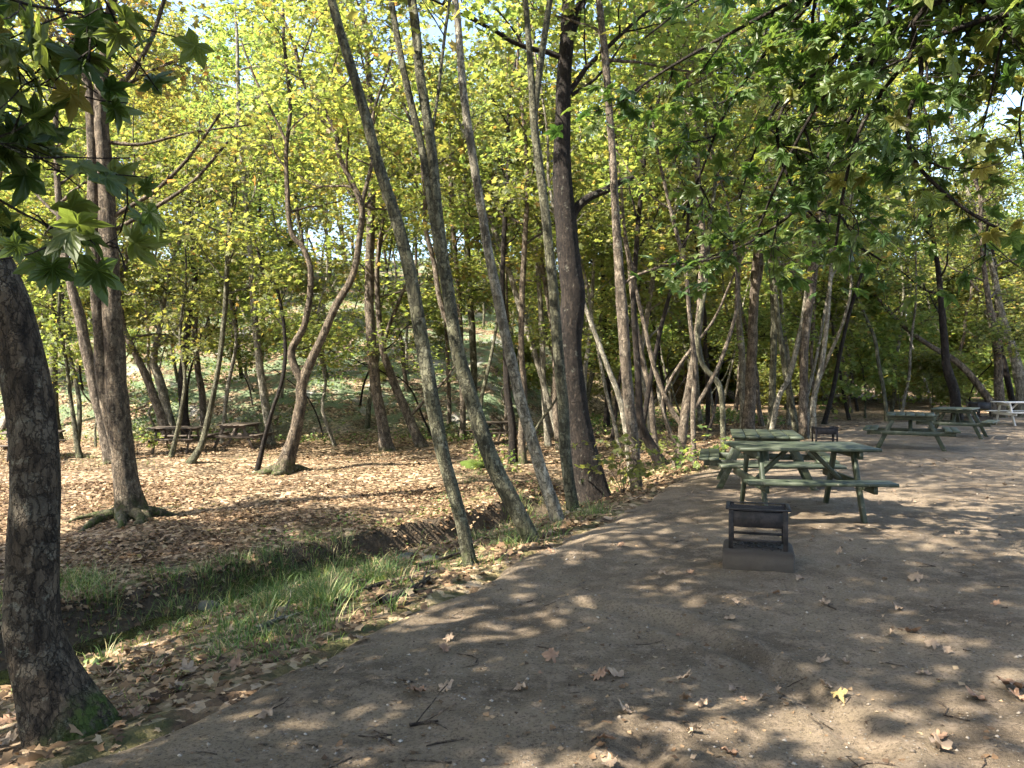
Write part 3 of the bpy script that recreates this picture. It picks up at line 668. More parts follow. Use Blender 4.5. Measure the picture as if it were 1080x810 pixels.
# middle ground between the leaning row
for lab, tr, bk in [
   ('brown trunk with a dark foot seen between the two leftmost leaning trunks', [(488, 464, 8), (488, 420, 7), (486, 370, 7), (484, 310, 6), (478, 240, 6), (474, 160, 5)], B_BROWN),
   ('straight grey trunk behind the forked leaning trunk', [(500, 462, 8), (500, 400, 8), (498, 350, 8), (494, 290, 8), (492, 240, 7), (490, 150, 6)], B_GREY),
   ('dark-footed trunk with a raised arm right of the forked leaning trunk', [(541, 489, 11), (540, 450, 10), (535, 410, 8), (533, 360, 7), (530, 300, 6), (533, 220, 6)], B_DARK),
   ('moss-streaked trunk close beside the dark-footed trunk', [(552, 489, 10), (550, 455, 9), (553, 420, 8), (550, 370, 7), (551, 300, 7), (556, 210, 6)], B_MOSS),
   ('slanting pale trunk crossing behind the third leaning trunk', [(590, 470, 8), (580, 430, 8), (566, 380, 7), (550, 330, 7), (535, 280, 6), (515, 225, 6), (498, 160, 5)], B_PALE),
   ('pale thin trunk between the third leaning trunk and the thick dark trunk', [(578, 470, 8), (574, 420, 7), (572, 370, 7), (570, 320, 6), (566, 250, 6)], B_PALE),
   ('thin brown trunk behind the bowed trunk', [(474, 448, 5), (473, 400, 5), (470, 340, 4), (466, 280, 4)], B_BROWN),
   ('upright dark trunk seen through the gap left of the sunlit pinkish trunk', [(640, 450, 7), (641, 400, 7), (638, 340, 6), (634, 270, 6)], B_DARK)]:
    T_(lab, tr, bk, M_LEAF_MID, H=13, start=.42, limbs=10)

# arm of the dark-footed trunk and leaf sprays of the foreground tree
def star_sprays(name, parent, off, limbs, leafm, bark, size, seed, per=5, detail=2, lsub=4, twigs=7, L_=1.2, spread=.12, droop=.25, l3=1., tilt=.6):
    cr = Crown(seed); cr.l3 = l3
    for lp, r in limbs:
        f = spline(np.array(lp), .12)
        cr.mb.tube(f, np.linspace(r, r*.3, len(f)), 7, cap=False)
        cr.twigs(f[::max(1, len(f)//10)], L_, r*.8, twigs, lsub, per, spread, True, droop, .30)
    return link('foliage', cr.leaf_mesh('foliage', leafm, size, detail, off, tilt, .9, bark), parent)
ya = 2.6
star_sprays('leafy_branch', treeA, bA, [
   ([W(-130, 80, 3.1), W(-70, 160, 2.8), W(-10, 205, 2.6), W(55, 240, 2.5), W(125, 262, 2.45)], .009),
   ([W(-130, 10, 3.1), W(-70, 90, 2.85), W(-20, 140, 2.7), W(30, 165, 2.6)], .008),
   ([W(-120, -60, 3.0), W(-40, -20, 2.7), W(30, 5, 2.6), W(85, 15, 2.55), W(112, 35, 2.5)], .009),
   ([W(-110, 0, 3.0), W(-50, 30, 2.8), W(5, 60, 2.7), W(35, 95, 2.65)], .008)],
   M_LEAF_GREEN, B_DARK, .15, 5, per=2, lsub=2, twigs=10, L_=.34, spread=.05, droop=.1, l3=.4, tilt=1.3)

# overhanging tree on the right: trunk stands outside the frame beside the photographer
def overhang():
    b = np.array([6.6, 4.2, float(ground(6.6, 4.2))])
    root = thing('plane_tree', 'big tree whose dark leafy boughs hang over the path from the right', 'tree', tuple(b))
    rng = np.random.RandomState(3)
    tp = spline(np.array([[6.6, 4.2, -.3, .24], [6.65, 4.2, 0, .23], [6.5, 4.3, 1.5, .19], [6.4, 4.5, 3.5, .17], [6.5, 4.8, 6, .14], [6.3, 5, 9, .08], [6.4, 5, 11, .03]]), .12)
    mb = MB(); mb.tube(tp[:, :3], tp[:, 3], 18, .06, rng, flare=.5); link('trunk', mb.mesh('trunk', B_BROWN, True, b), root)
    A = np.array
    def lim(pts, r=.035): return ([A([6.45, 4.6, 4.2])]+[W(*p) for p in pts], r)
    l1 = [lim([(1000, -70, 5.2), (880, -20, 5.9), (780, 30, 6.4), (700, 75, 6.8), (650, 110, 7.1)]),
          lim([(1010, -30, 5.3), (930, 40, 5.7), (870, 100, 6.0), (830, 170, 6.3), (800, 240, 6.6)]),
          lim([(1030, -10, 5.2), (960, 60, 5.5), (910, 130, 5.7), (890, 200, 5.9), (880, 270, 6.0)]),
          lim([(1040, 20, 5.1), (970, 90, 5.3), (960, 160, 5.4), (1010, 215, 5.4), (1060, 245, 5.4)]),
          lim([(960, -60, 5.8), (840, 20, 6.5), (770, 110, 6.9), (740, 180, 7.1), (720, 230, 7.2)]),
          lim([(1000, 10, 5.6), (900, 120, 6.2), (840, 220, 6.6), (760, 270, 7.0), (700, 280, 7.3)], .03),
          lim([(980, 0, 5.8), (880, 60, 6.3), (820, 130, 6.6), (850, 220, 6.7), (930, 275, 6.6)], .03),
          lim([(900, -80, 6.2), (790, -30, 6.9), (720, 10, 7.2), (680, 40, 7.4)], .03),
          lim([(930, -40, 6.0), (850, 60, 6.6), (800, 150, 6.9), (780, 210, 7.1)], .03)]
    star_sprays('leafy_bough', root, b, l1, M_LEAF_GREEN, B_DARK, .165, 21, per=5, lsub=4, twigs=11, L_=1.25, spread=.14)
    l2 = [lim([(1090, -30, 4.6), (1060, 30, 4.9), (1045, 100, 5.2), (1030, 160, 5.4)], .02),
          lim([(1120, -20, 5.0), (1090, 60, 5.2), (1075, 130, 5.4), (1085, 190, 5.5)], .02),
          lim([(1020, -60, 6.0), (1000, 0, 6.4), (980, 70, 6.8), (960, 120, 7.0)], .02)]
    star_sprays('sunlit_bough', root, b, l2, M_LEAF_MID, B_DARK, .16, 22, per=4, lsub=3, twigs=8, L_=.9, spread=.1)
    cr = Crown(77)
    for k in range(7):
        i = int(len(tp)*(.55+.43*k/7)); az = k*2.4+.3; 
        cr.limb(tp[i, :3], np.array([math.cos(az), math.sin(az), .5]), 3.0*(1.1-.5*k/7), .05, 6, 4, .05, .3, 8, .22)
    link('crown', cr.leaf_mesh('crown', M_LEAF_MID, .17, 1, b, bark=B_BROWN), root)
overhang()

# ------------------------------------------------------------------ forest trees from prototypes
def proto(seed, H, leafm, bark, start, limbs, llen, lsize, leaves, detail=1, twigs=6, r=.11, crook=.35, ups=.05, fine=True):
    rng = np.random.RandomState(seed)
    pts = [np.array([0, 0, -.3, r*1.1]), np.array([0, 0, 0, r])]; d = np.array([rng.normal()*.15, rng.normal()*.15, 1.])
    p = pts[-1].copy(); n = int(H/1.1)
    for i in range(n):
        d = nrm(d+rng.normal(size=3)*crook*.35+np.array([0, 0, .18])); p = p.copy(); p[:3] += d*1.1; p[3] = r*(1-.88*(i+1)/n); pts.append(p)
    f = spline(np.array(pts), .3); mb = MB(); mb.tube(f[:, :3], f[:, 3], 9, .07, rng, flare=.4)
    cr = Crown(seed+5)
    for k in range(limbs):
        hh = H*(start+(1-start)*(k+.5*rng.rand())/limbs); i = int(np.argmin(np.abs(f[:, 2]-hh)))
        az = k*2.4+rng.rand(); el = R(5+40*rng.rand())
        cr.limb(f[i, :3], np.array([math.cos(az)*math.cos(el), math.sin(az)*math.cos(el), math.sin(el)]), llen*(1.15-.6*hh/H)*(.7+.6*rng.rand()), max(.012, f[i, 3]*.45), twigs, 4, ups, .32, leaves, .2, fine=fine, sides=5)
    return mb.mesh('trunk', bark, True), cr.leaf_mesh('crown', leafm, lsize*1.15, detail, (0, 0, 0), .42, .25, bark=bark)
POLE = [proto(601, 15, M_LEAF_MID, B_BROWN, .5, 13, 2.3, .16, 8, r=.10, crook=.25), proto(602, 14, M_LEAF_GOLD, B_GREY, .5, 13, 2.2, .16, 8, r=.085, crook=.35), proto(603, 13, M_LEAF_MID, B_DARK, .45, 12, 2.2, .16, 8, r=.09, crook=.45), proto(604, 15, M_LEAF_MID, B_PALE, .5, 12, 2.3, .16, 8, r=.08, crook=.3)]
SPIN = [proto(401, 8, M_LEAF_MID, B_GREY, .35, 13, 2.0, .14, 5, r=.05, crook=.9), proto(402, 9, M_LEAF_GOLD, B_PALE, .4, 13, 2.2, .14, 5, r=.055, crook=1.0), proto(403, 7, M_LEAF_MID, B_DARK, .35, 12, 1.9, .14, 5, r=.045, crook=1.1)]
PROTO = [proto(201, 13, M_LEAF_MID, B_GREY, .25, 20, 2.9, .17, 10), proto(202, 15, M_LEAF_GOLD, B_PALE, .35, 20, 3.0, .17, 10),
         proto(203, 12, M_LEAF_MID, B_BROWN, .20, 20, 2.8, .17, 10), proto(204, 14, M_LEAF_GOLD, B_GREY, .30, 20, 2.7, .17, 10, crook=.6),
         proto(205, 11, M_LEAF_MID, B_PALE, .22, 18, 2.7, .17, 10, crook=.7), proto(206, 16, M_LEAF_MID, B_BROWN, .38, 22, 3.2, .18, 10)]
BUSH = [proto(301, 3.2, M_LEAF_MID, B_GREY, .12, 14, 1.5, .15, 12, r=.03), proto(302, 2.4, M_LEAF_MID, B_GREY, .12, 12, 1.3, .14, 12, r=.025), proto(303, 4.2, M_LEAF_MID, B_GREY, .12, 16, 1.7, .15, 12, r=.035)]
def place(pr, x, y, rz, sc, label, name='plane_tree', cat='tree', group=None, fine=True):
    root = thing(name, label, cat, (x, y, float(ground(x, y))), rz, group); root.scale = sc
    link('trunk' if cat == 'tree' else 'stems', pr[0], root); link('crown', pr[1], root)
    return root
rr = np.random.RandomState(55)
taken = [tuple(o[1][:2]) for o in TR]
def scatter(n, yr, xf, mind, protos, labf, sr, name, cat, group, avoid=1.0, smin=.6):
    c = 0; tries = 0
    while c < n and tries < n*60:
        tries += 1
        y = math.sqrt(rr.uniform(yr[0]**2, yr[1]**2)); x = rr.uniform(*xf)*y
        if edge_s(np.array(x), np.array(y)) < smin: continue
        if y < 17 and chan(np.array(x), np.array(y))[0] < 1.2: continue
        if any((x-a)**2+(y-b)**2 < mind**2 for a, b in taken): continue
        if any((x-a)**2+(y-b)**2 < 2.2**2 for a, b in KEEP): continue
        taken.append((x, y)); s_ = rr.uniform(*sr)
        place(protos[rr.randint(len(protos))], x, y, rr.rand()*6.28, (s_, s_, s_*rr.uniform(.9, 1.12)), labf(x, y), name, cat, group); c += 1
KEEP = [(3.25, 8.8), (3.4, 10.8), (8.7, 16.6), (11.6, 20), (16.4, 25), (-10.4, 23.7), (-8.7, 24.5), (-12.6, 20.3), (-.55, 27), (7.4, 18.2), (15.8, 26)]
def lab_tree(x, y):
    if x/y < -.05: return 'slender leafy tree on the wooded slope behind the left picnic tables'
    if x/y < .28: return 'slender leafy tree deep in the woods behind the leaning row'
    return 'slender leafy tree in the woods behind the green picnic tables'
scatter(9, (20, 31), (-.72, .62), 2.4, PROTO, lab_tree, (.75, 1.05), 'plane_tree', 'tree', 'trees filling the woods behind')
scatter(22, (17, 30), (-.05, .66), 1.2, POLE, lambda x, y: lab_tree(x, y).replace('slender leafy', 'bare-stemmed pole-like'), (.75, 1.05), 'plane_tree', 'tree', 'trees filling the woods behind')
scatter(34, (28, 46), (-.5, .8), 1.5, POLE, lambda x, y: lab_tree(x, y).replace('slender leafy', 'bare-stemmed pole-like'), (.8, 1.2), 'plane_tree', 'tree', 'trees filling the woods behind')
scatter(34, (22, 38), (-.72, .68), 1.1, SPIN, lambda x, y: lab_tree(x, y).replace('slender leafy', 'spindly crooked young'), (.8, 1.25), 'young_tree', 'tree', 'young trees of the woods behind')
scatter(12, (31, 44), (-.75, -.08), 3.6, PROTO, lab_tree, (.8, 1.1), 'plane_tree', 'tree', 'trees filling the woods behind')
scatter(16, (34, 54), (-.08, .8), 3.2, PROTO, lab_tree, (.8, 1.15), 'plane_tree', 'tree', 'trees filling the woods behind')
scatter(18, (44, 70), (-.62, -.05), 2.6, PROTO, lab_tree, (1.0, 1.35), 'plane_tree', 'tree', 'trees filling the woods behind')
scatter(84, (50, 95), (-.8, .8), 3.2, PROTO, lab_tree, (.95, 1.5), 'plane_tree', 'tree', 'trees filling the woods behind')
def lab_bush(x, y):
    if x/y < -.05: return 'leafy shrub growing low on the far slope behind the left picnic tables'
    if x/y < .28: return 'leafy shrub growing low among the far trunks behind the leaning row'
    return 'leafy shrub growing low behind the green picnic tables'
scatter(9, (27, 40), (-.08, .75), 1.5, BUSH, lab_bush, (.7, 1.3), 'shrub', 'shrub', 'shrubs of the undergrowth', smin=1.2)
scatter(22, (40, 60), (-.7, .8), 2.2, BUSH, lab_bush, (1.0, 1.9), 'shrub', 'shrub', 'shrubs of the undergrowth', smin=1.2)
scatter(34, (42, 75), (.12, .8), 2.0, BUSH, lab_bush, (1.6, 2.8), 'shrub', 'shrub', 'shrubs of the undergrowth', smin=2)
scatter(16, (29, 45), (-.72, -.06), 1.5, BUSH, lab_bush, (.3, .8), 'shrub', 'shrub', 'shrubs of the undergrowth', smin=1.2)
scatter(18, (40, 62), (.35, .8), 2.2, PROTO, lab_tree, (.8, 1.1), 'plane_tree', 'tree', 'trees filling the woods behind')
# unseen trees added beside and behind the camera to shape shade on the path
SHADE = [proto(501, 12, M_LEAF_MID, B_BROWN, .38, 26, 3.1, .18, 13), proto(502, 11, M_LEAF_MID, B_GREY, .4, 26, 3.0, .18, 13)]
for i, (x, y, s_) in enumerate([(-6.3, 1.75, .86), (-9.6, 4.8, 1.0), (-9.3, -3.3, 1.0), (-5.2, -4.5, 1.), (-2.9, -1.9, .8), (-1.0, -5.2, .95), (-13.2, 5.2, 1.0), (-13.5, .5, 1.1), (-2.5, -9, 1.1), (-8, -7, 1.1)]):
    place((POLE[i % 4] if s_ == .85 else SHADE[i % 2]), x, y, i*1.3, (s_, s_, s_), 'unseen leafy tree added beside the photographer to shade the path', 'plane_tree', 'tree', 'unseen trees added to shade the path')

# ------------------------------------------------------------------ picnic tables
def make_table(mat, loc, rz, label, group):
    root = thing('picnic_table', label, 'picnic table', loc, rz, group)
    Lh, zt = .75, .755
    m = MB()
    for k in range(5):
        y = (-2+k)*.188; m.box((0, y, zt-.018), (Lh*2, .176, .036))
    link('tabletop', m.mesh('tabletop', mat), root)
    for sy in (-1, 1):
        m = MB()
        for k in range(2): m.box((0, sy*(.700+k*.142), .44-.018), (Lh*2, .133, .036))
        link('seat', m.mesh('seat', mat), root)
    lx = .50
    for sx in (-1, 1):
        for sy in (-1, 1):
            m = MB(); m.bar((sx*lx, sy*.64, -.02), (sx*lx, sy*.30, zt-.04), .042, .085, up=(0, 1, .5)); link('leg', m.mesh('leg', mat), root)
        m = MB(); m.bar((sx*(lx+.044), -.84, .36), (sx*(lx+.044), .84, .36), .042, .085); link('seat_beam', m.mesh('seat_beam', mat), root)
        m = MB(); m.bar((sx*(lx+.044), -.43, zt-.080), (sx*(lx+.044), .43, zt-.080), .042, .08); link('top_beam', m.mesh('top_beam', mat), root)
        m = MB(); m.bar((sx*(lx-.02), 0, .345), (sx*.12, 0, zt-.045), .075, .042); link('brace', m.mesh('brace', mat), root)
    return root
tb = make_table(M_WOOD, (3.27, 8.78, float(path_z(3.27, 8.78))), R(-5), 'nearest green picnic table behind the concrete-based barbecue', 'picnic tables')
def gz(x, y): return float(ground(np.array(x), np.array(y)))
dup(tb, (3.66, 11.15, gz(3.66, 11.15)), R(75), 'green picnic table end-on directly behind the nearest one', 'picnic tables')
dup(tb, (8.65, 16.7, gz(8.65, 16.7)), R(63), 'far green picnic table with sunlit legs right of the second barbecue', 'picnic tables')
dup(tb, (11.6, 20.1, gz(11.6, 20.1)), R(52), 'green picnic table farthest back of the path, left of the pale one', 'picnic tables')
def swapmat(root, mat):
    for c in COL.objects:
        if c.parent == root: c.data = c.data.copy(); c.data.materials.clear(); c.data.materials.append(mat)
t5 = dup(tb, (16.7, 25.2, gz(16.7, 25.2)), R(-8), 'pale picnic table coloured as if sunlit at the far right edge of the path', 'picnic tables'); swapmat(t5, M_PALEWOOD)
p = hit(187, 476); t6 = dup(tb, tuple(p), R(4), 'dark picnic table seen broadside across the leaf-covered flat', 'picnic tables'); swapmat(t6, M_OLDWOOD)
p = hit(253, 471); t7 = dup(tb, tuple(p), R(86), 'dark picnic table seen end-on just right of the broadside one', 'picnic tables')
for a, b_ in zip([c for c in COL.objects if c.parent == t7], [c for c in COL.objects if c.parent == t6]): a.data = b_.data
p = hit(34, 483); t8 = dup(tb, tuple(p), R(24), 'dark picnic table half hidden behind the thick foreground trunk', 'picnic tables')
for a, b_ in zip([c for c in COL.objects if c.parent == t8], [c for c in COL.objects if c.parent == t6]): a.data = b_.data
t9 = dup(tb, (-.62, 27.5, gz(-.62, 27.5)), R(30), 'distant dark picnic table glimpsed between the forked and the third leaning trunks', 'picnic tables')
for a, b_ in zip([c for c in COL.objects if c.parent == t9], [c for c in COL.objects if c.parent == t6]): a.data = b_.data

# ------------------------------------------------------------------ barbecues
def make_grill(loc, rz, label):
    root = thing('barbecue', label, 'barbecue', loc, rz, 'barbecues beside the path')
    rg = np.random.RandomState(9)
    m = MB(); m.box((0, 0, .055), (.55, .43, .20), None, .018); link('concrete_base', m.mesh('concrete_base', M_CONC), root)
    w, dp, z0, z1 = .225, .165, .14, .475
    for sx in (-1, 1):
        for sy in (-1, 1):
            m = MB()
            m.box((sx*w, sy*(dp-.014), (z0+z1)/2), (.005, .036, z1-z0), None, .001); m.box((sx*(w-.0165), sy*dp+sy*.004, (z0+z1)/2), (.036, .005, z1-z0), None, .001)
            link('leg', m.mesh('leg', M_IRON), root)
    m = MB(); t = .004      # open fire box
    m.box((0, -dp-.001, .395), (w*2-.012, t, .125), None, .001); m.box((0, dp-.006, .395), (w*2-.012, t, .125), None, .001)
    m.box((-w+.007, 0, .395), (t, dp*2-.02, .125), None, .001); m.box((w-.007, 0, .395), (t, dp*2-.02, .125), None, .001)
    m.box((0, 0, .345), (w*2-.02, dp*2-.02, t), None, .001); fb = link('firebox', m.mesh('firebox', M_IRON), root)
    m = MB()
    for sy in (-1, 1): m.box((0, sy*(dp+.012), z1+.004), (w*2+.05, .03, .008), None, .002)
    for sx in (-1, 1): m.box((sx*(w+.012), 0, z1+.0045), (.03, dp*2-.01, .008), None, .002)
    link('rim', m.mesh('rim', M_IRON), fb)
    m = MB(); 
    for k in range(9): m.tube([[-w+.01, -dp+.035+k*.033, z1-.012], [0, -dp+.035+k*.033, z1-.014], [w-.01, -dp+.035+k*.033, z1-.012]], [.004]*3, 6)
    link('grate', m.mesh('grate', M_IRON), fb)
    for sy in (-1, 1):
        m = MB(); m.box((0, sy*(dp-.012), .225), (w*2-.03, .006, .022), None, .001); link('rail', m.mesh('rail', M_IRON), root)
    # burnt bits on the block
    m = MB()
    for k in range(60):
        x, y = rg.uniform(-.2, .2), rg.uniform(-.16, .16); a = rg.rand()*6.28; c, s_ = math.cos(a), math.sin(a)
        m.box((x, y, .158), (rg.uniform(.012, .05), rg.uniform(.006, .016), .012), [[c, -s_, 0], [s_, c, 0], [0, 0, 1]], .002)
    link('charred_scraps', m.mesh('charred_scraps', M_IRON), root)['kind'] = 'stuff'
    return root
g1 = make_grill((2.02, 6.32, gz(2.02, 6.32)), R(-17), 'black iron barbecue on a concrete block in front of the nearest picnic table')
dup(g1, (7.42, 18.25, gz(7.42, 18.25)-.14), R(-8), 'distant dark barbecue on bare legs beside the far trunks', None, ('concrete_base', 'charred_scraps'), (1.12, 1.12, 1.12))
dup(g1, (15.9, 26.2, gz(15.9, 26.2)), R(20), 'distant dark barbecue just left of the pale picnic table', None, (), (1.3, 1.3, 1.5))

# ------------------------------------------------------------------ leaf litter, grass, debris
def scatter_pts(n, xr, yr, f, rng):
    x = rng.uniform(*xr, n); y = rng.uniform(*yr, n); k = rng.rand(n) < f(x, y); return x[k], y[k]
def litter():
    rng = np.random.RandomState(31); mb = MB()
    for n, xr, yr, dens, det in [(42000, (-10, 3), (1.5, 9), 1, 1), (84000, (-13, 5), (8, 17), 1, 1), (52000, (-20, 10), (16, 33), 1, 0)]:
        def f(x, y):
            s_ = edge_s(x, y); d, side = chan(x, y)
            v = (s_ > .08)*1.*(.25+.75*sstep(-.55, .45, wav(x, y, 1.3, .6)+.5*wav(x, y, 3.3, 1.6)))
            v *= np.where((side < 0) & (y < 15), .75, 1); v *= np.where((d < .6) & (y < 16), .12, 1)
            return v*(1-.8*sstep(27, 33, y))
        x, y = scatter_pts(n, xr, yr, f, rng); m = len(x)
        z = ground(x, y)+.008+.02*rng.rand(m)
        P = np.stack([x, y, z], 1); a = rng.rand(m)*6.283
        N = rng.normal(size=(m, 3))*.32+np.array([0, 0, 1.]); A = np.stack([np.cos(a), np.sin(a), np.zeros(m)], 1)
        leaf_batch(mb, P, N, A, (.04+.065*rng.rand(m)), det, rng)
    tag(link('leaf_litter', mb.mesh('leaf_litter', M_LITTER)), 'brown carpet of dry fallen leaves covering the flat and the stream bank', 'leaf litter', kind='stuff')
    # thin strip of leaves blown along the path edge and crumbs on the dirt
    mb = MB()
    n = 2600; y = rng.uniform(2, 24, n); e = np.interp(y, EY, EX); x = e+np.abs(rng.normal(size=n))*-.28+.12*rng.normal(size=n)
    P = np.stack([x, y, ground(x, y)+.006], 1); a = rng.rand(n)*6.283
    leaf_batch(mb, P, rng.normal(size=(n, 3))*.3+np.array([0, 0, 1.]), np.stack([np.cos(a), np.sin(a), 0*a], 1), .03+.07*rng.rand(n)**2, 1, rng)
    n = 9000; y = 2+20*rng.rand(n)**1.4; x = rng.uniform(-.62, .85, n)*y; k = edge_s(x, y) < -.1; x, y = x[k], y[k]; n = len(x)
    P = np.stack([x, y, ground(x, y)+.003], 1); a = rng.rand(n)*6.283
    leaf_batch(mb, P, rng.normal(size=(n, 3))*.25+np.array([0, 0, 1.]), np.stack([np.cos(a), np.sin(a), 0*a], 1), .008+.035*rng.rand(n)**3, 0, rng)
    tag(link('leaf_crumbs', mb.mesh('leaf_crumbs', M_LITTER)), 'crumbled bits of dry leaf strewn over the dirt path', 'debris', kind='stuff')
    mb = MB(); n = 7000
    y = rng.uniform(2, 15, n); x = rng.uniform(-.6, .8, n)*y; k = edge_s(x, y) < -.1; x, y = x[k], y[k]; z = ground(x, y)
    for i in range(len(x)):
        s_ = .003+.011*rng.rand()**4; q = rng.normal(size=(6, 3))*.15
        V = np.array([[1, 0, 0], [-1, 0, 0], [0, 1, 0], [0, -1, 0], [0, 0, .7], [0, 0, -.7]])+q
        mb.add(V*s_+np.array([x[i], y[i], z[i]+s_*.2]), None, [[0, 2, 4], [2, 1, 4], [1, 3, 4], [3, 0, 4], [2, 0, 5], [1, 2, 5], [3, 1, 5], [0, 3, 5]])
    tag(link('path_gravel', mb.mesh('path_gravel', M_GRAVEL)), 'small loose stones scattered over the dirt path', 'gravel', kind='stuff')
litter()

def grass():
    rng = np.random.RandomState(41)
    C = []     # x, y, height, blades
    def px(px_, py_, sx, sy, n, h, bl):
        for k in range(n):
            a, b = px_+rng.normal()*sx, py_+rng.normal()*sy
            q = hit(a, b)
            if edge_s(q[0], q[1]) < .12: continue
            C.append((q[0], q[1], .70*h*(.4+1.0*rng.rand()), int(bl*.95)))
    px(210, 655, 28, 10, 26, .24, 46); px(300, 625, 40, 14, 60, .32, 60); px(370, 612, 35, 12, 40, .26, 50); px(255, 615, 40, 6, 22, .26, 50)
    px(95, 625, 22, 12, 16, .38, 46); px(270, 680, 30, 14, 22, .16, 32); px(545, 572, 30, 10, 22, .24, 40); px(470, 590, 40, 10, 20, .16, 30)
    px(590, 545, 30, 10, 22, .30, 34); px(640, 515, 20, 8, 12, .22, 26); px(90, 690, 20, 10, 10, .2, 34); px(345, 635, 3, 3, 3, .3, 70); px(700, 497, 25, 6, 14, .18, 24)
    px(200, 720, 40, 20, 14, .12, 22); px(320, 690, 20, 12, 14, .12, 26); px(10, 640, 14, 16, 9, .35, 40)
    px(380, 470, 60, 8, 26, .14, 24); px(470, 468, 60, 8, 20, .14, 22); px(90, 480, 50, 6, 12, .25, 26); px(150, 575, 60, 30, 10, .10, 16); px(500, 505, 30, 10, 12, .2, 30)
    px(180, 455, 90, 5, 20, .3, 24)
    V = []; Q = []; n = 0; mb = MB()
    for (x, y, h, bl) in C:
        r = np.abs(rng.normal(size=bl))*.16; a = rng.rand(bl)*6.283
        bx = x+r*np.cos(a); by = y+r*np.sin(a); bz = ground(bx, by)-.02
        hh = h*(.5+.7*rng.rand(bl)); la = a+rng.normal(size=bl)*.9; out = hh*(.3+1.0*rng.rand(bl)**1.2); w = .0022+.0024*rng.rand(bl)
        t = np.array([0, .35, .7, 1.])
        px_ = bx[:, None]+np.cos(la)[:, None]*out[:, None]*t**2; py_ = by[:, None]+np.sin(la)[:, None]*out[:, None]*t**2
        pz = bz[:, None]+hh[:, None]*(t-.30*t**3*(out/hh)[:, None])
        wd = w[:, None]*np.array([1, .9, .6, .08])
        sx, sy = -np.sin(la)[:, None]*wd, np.cos(la)[:, None]*wd
        A = np.stack([np.stack([px_-sx, py_-sy, pz], -1), np.stack([px_+sx, py_+sy, pz], -1)], 2)   # bl,4,2,3
        i = np.arange(bl)[:, None]*8+np.arange(3)[None]*2
        mb.add(A.reshape(-1, 3), np.stack([i, i+1, i+3, i+2], -1).reshape(-1, 4))
    tag(link('grass', mb.mesh('grass', M_GRASS)), 'tufts of green grass along the little stream and the path edge', 'grass', kind='stuff')
grass()

# low ground-cover leaves on the bank
def weeds():
    rng = np.random.RandomState(61); mb = MB()
    x, y = scatter_pts(16000, (-9, 4), (3, 17), lambda x, y: (edge_s(x, y) > .15)*((chan(x, y)[0] < 2.4)*1.)*(.05+.95*sstep(.15, .7, wav(x, y, 1.7, 2.1))), rng)
    m = len(x); P = np.stack([x, y, ground(x, y)+.02+.06*rng.rand(m)], 1); a = rng.rand(m)*6.283
    leaf_batch(mb, P, rng.normal(size=(m, 3))*.45+np.array([0, 0, 1.]), np.stack([np.cos(a), np.sin(a), .2+0*a], 1), .025+.04*rng.rand(m), 0, rng)
    # seedlings and low weeds on the far slope
    x, y = scatter_pts(60000, (-28, 10), (27, 50), lambda x, y: .1+.9*sstep(-.2, .6, wav(x, y, .7, 1.1)), rng); m = len(x)
    P = np.stack([x, y, ground(x, y)+.25*rng.rand(m)], 1); a = rng.rand(m)*6.283
    leaf_batch(mb, P, rng.normal(size=(m, 3))*.6+np.array([0, 0, 1.]), np.stack([np.cos(a), np.sin(a), .2+0*a], 1), .05+.10*rng.rand(m), 0, rng)
    tag(link('ground_cover', mb.mesh('ground_cover', M_GRASS)), 'low green weeds covering the stream bank and the far slope', 'weeds', kind='stuff')
weeds()

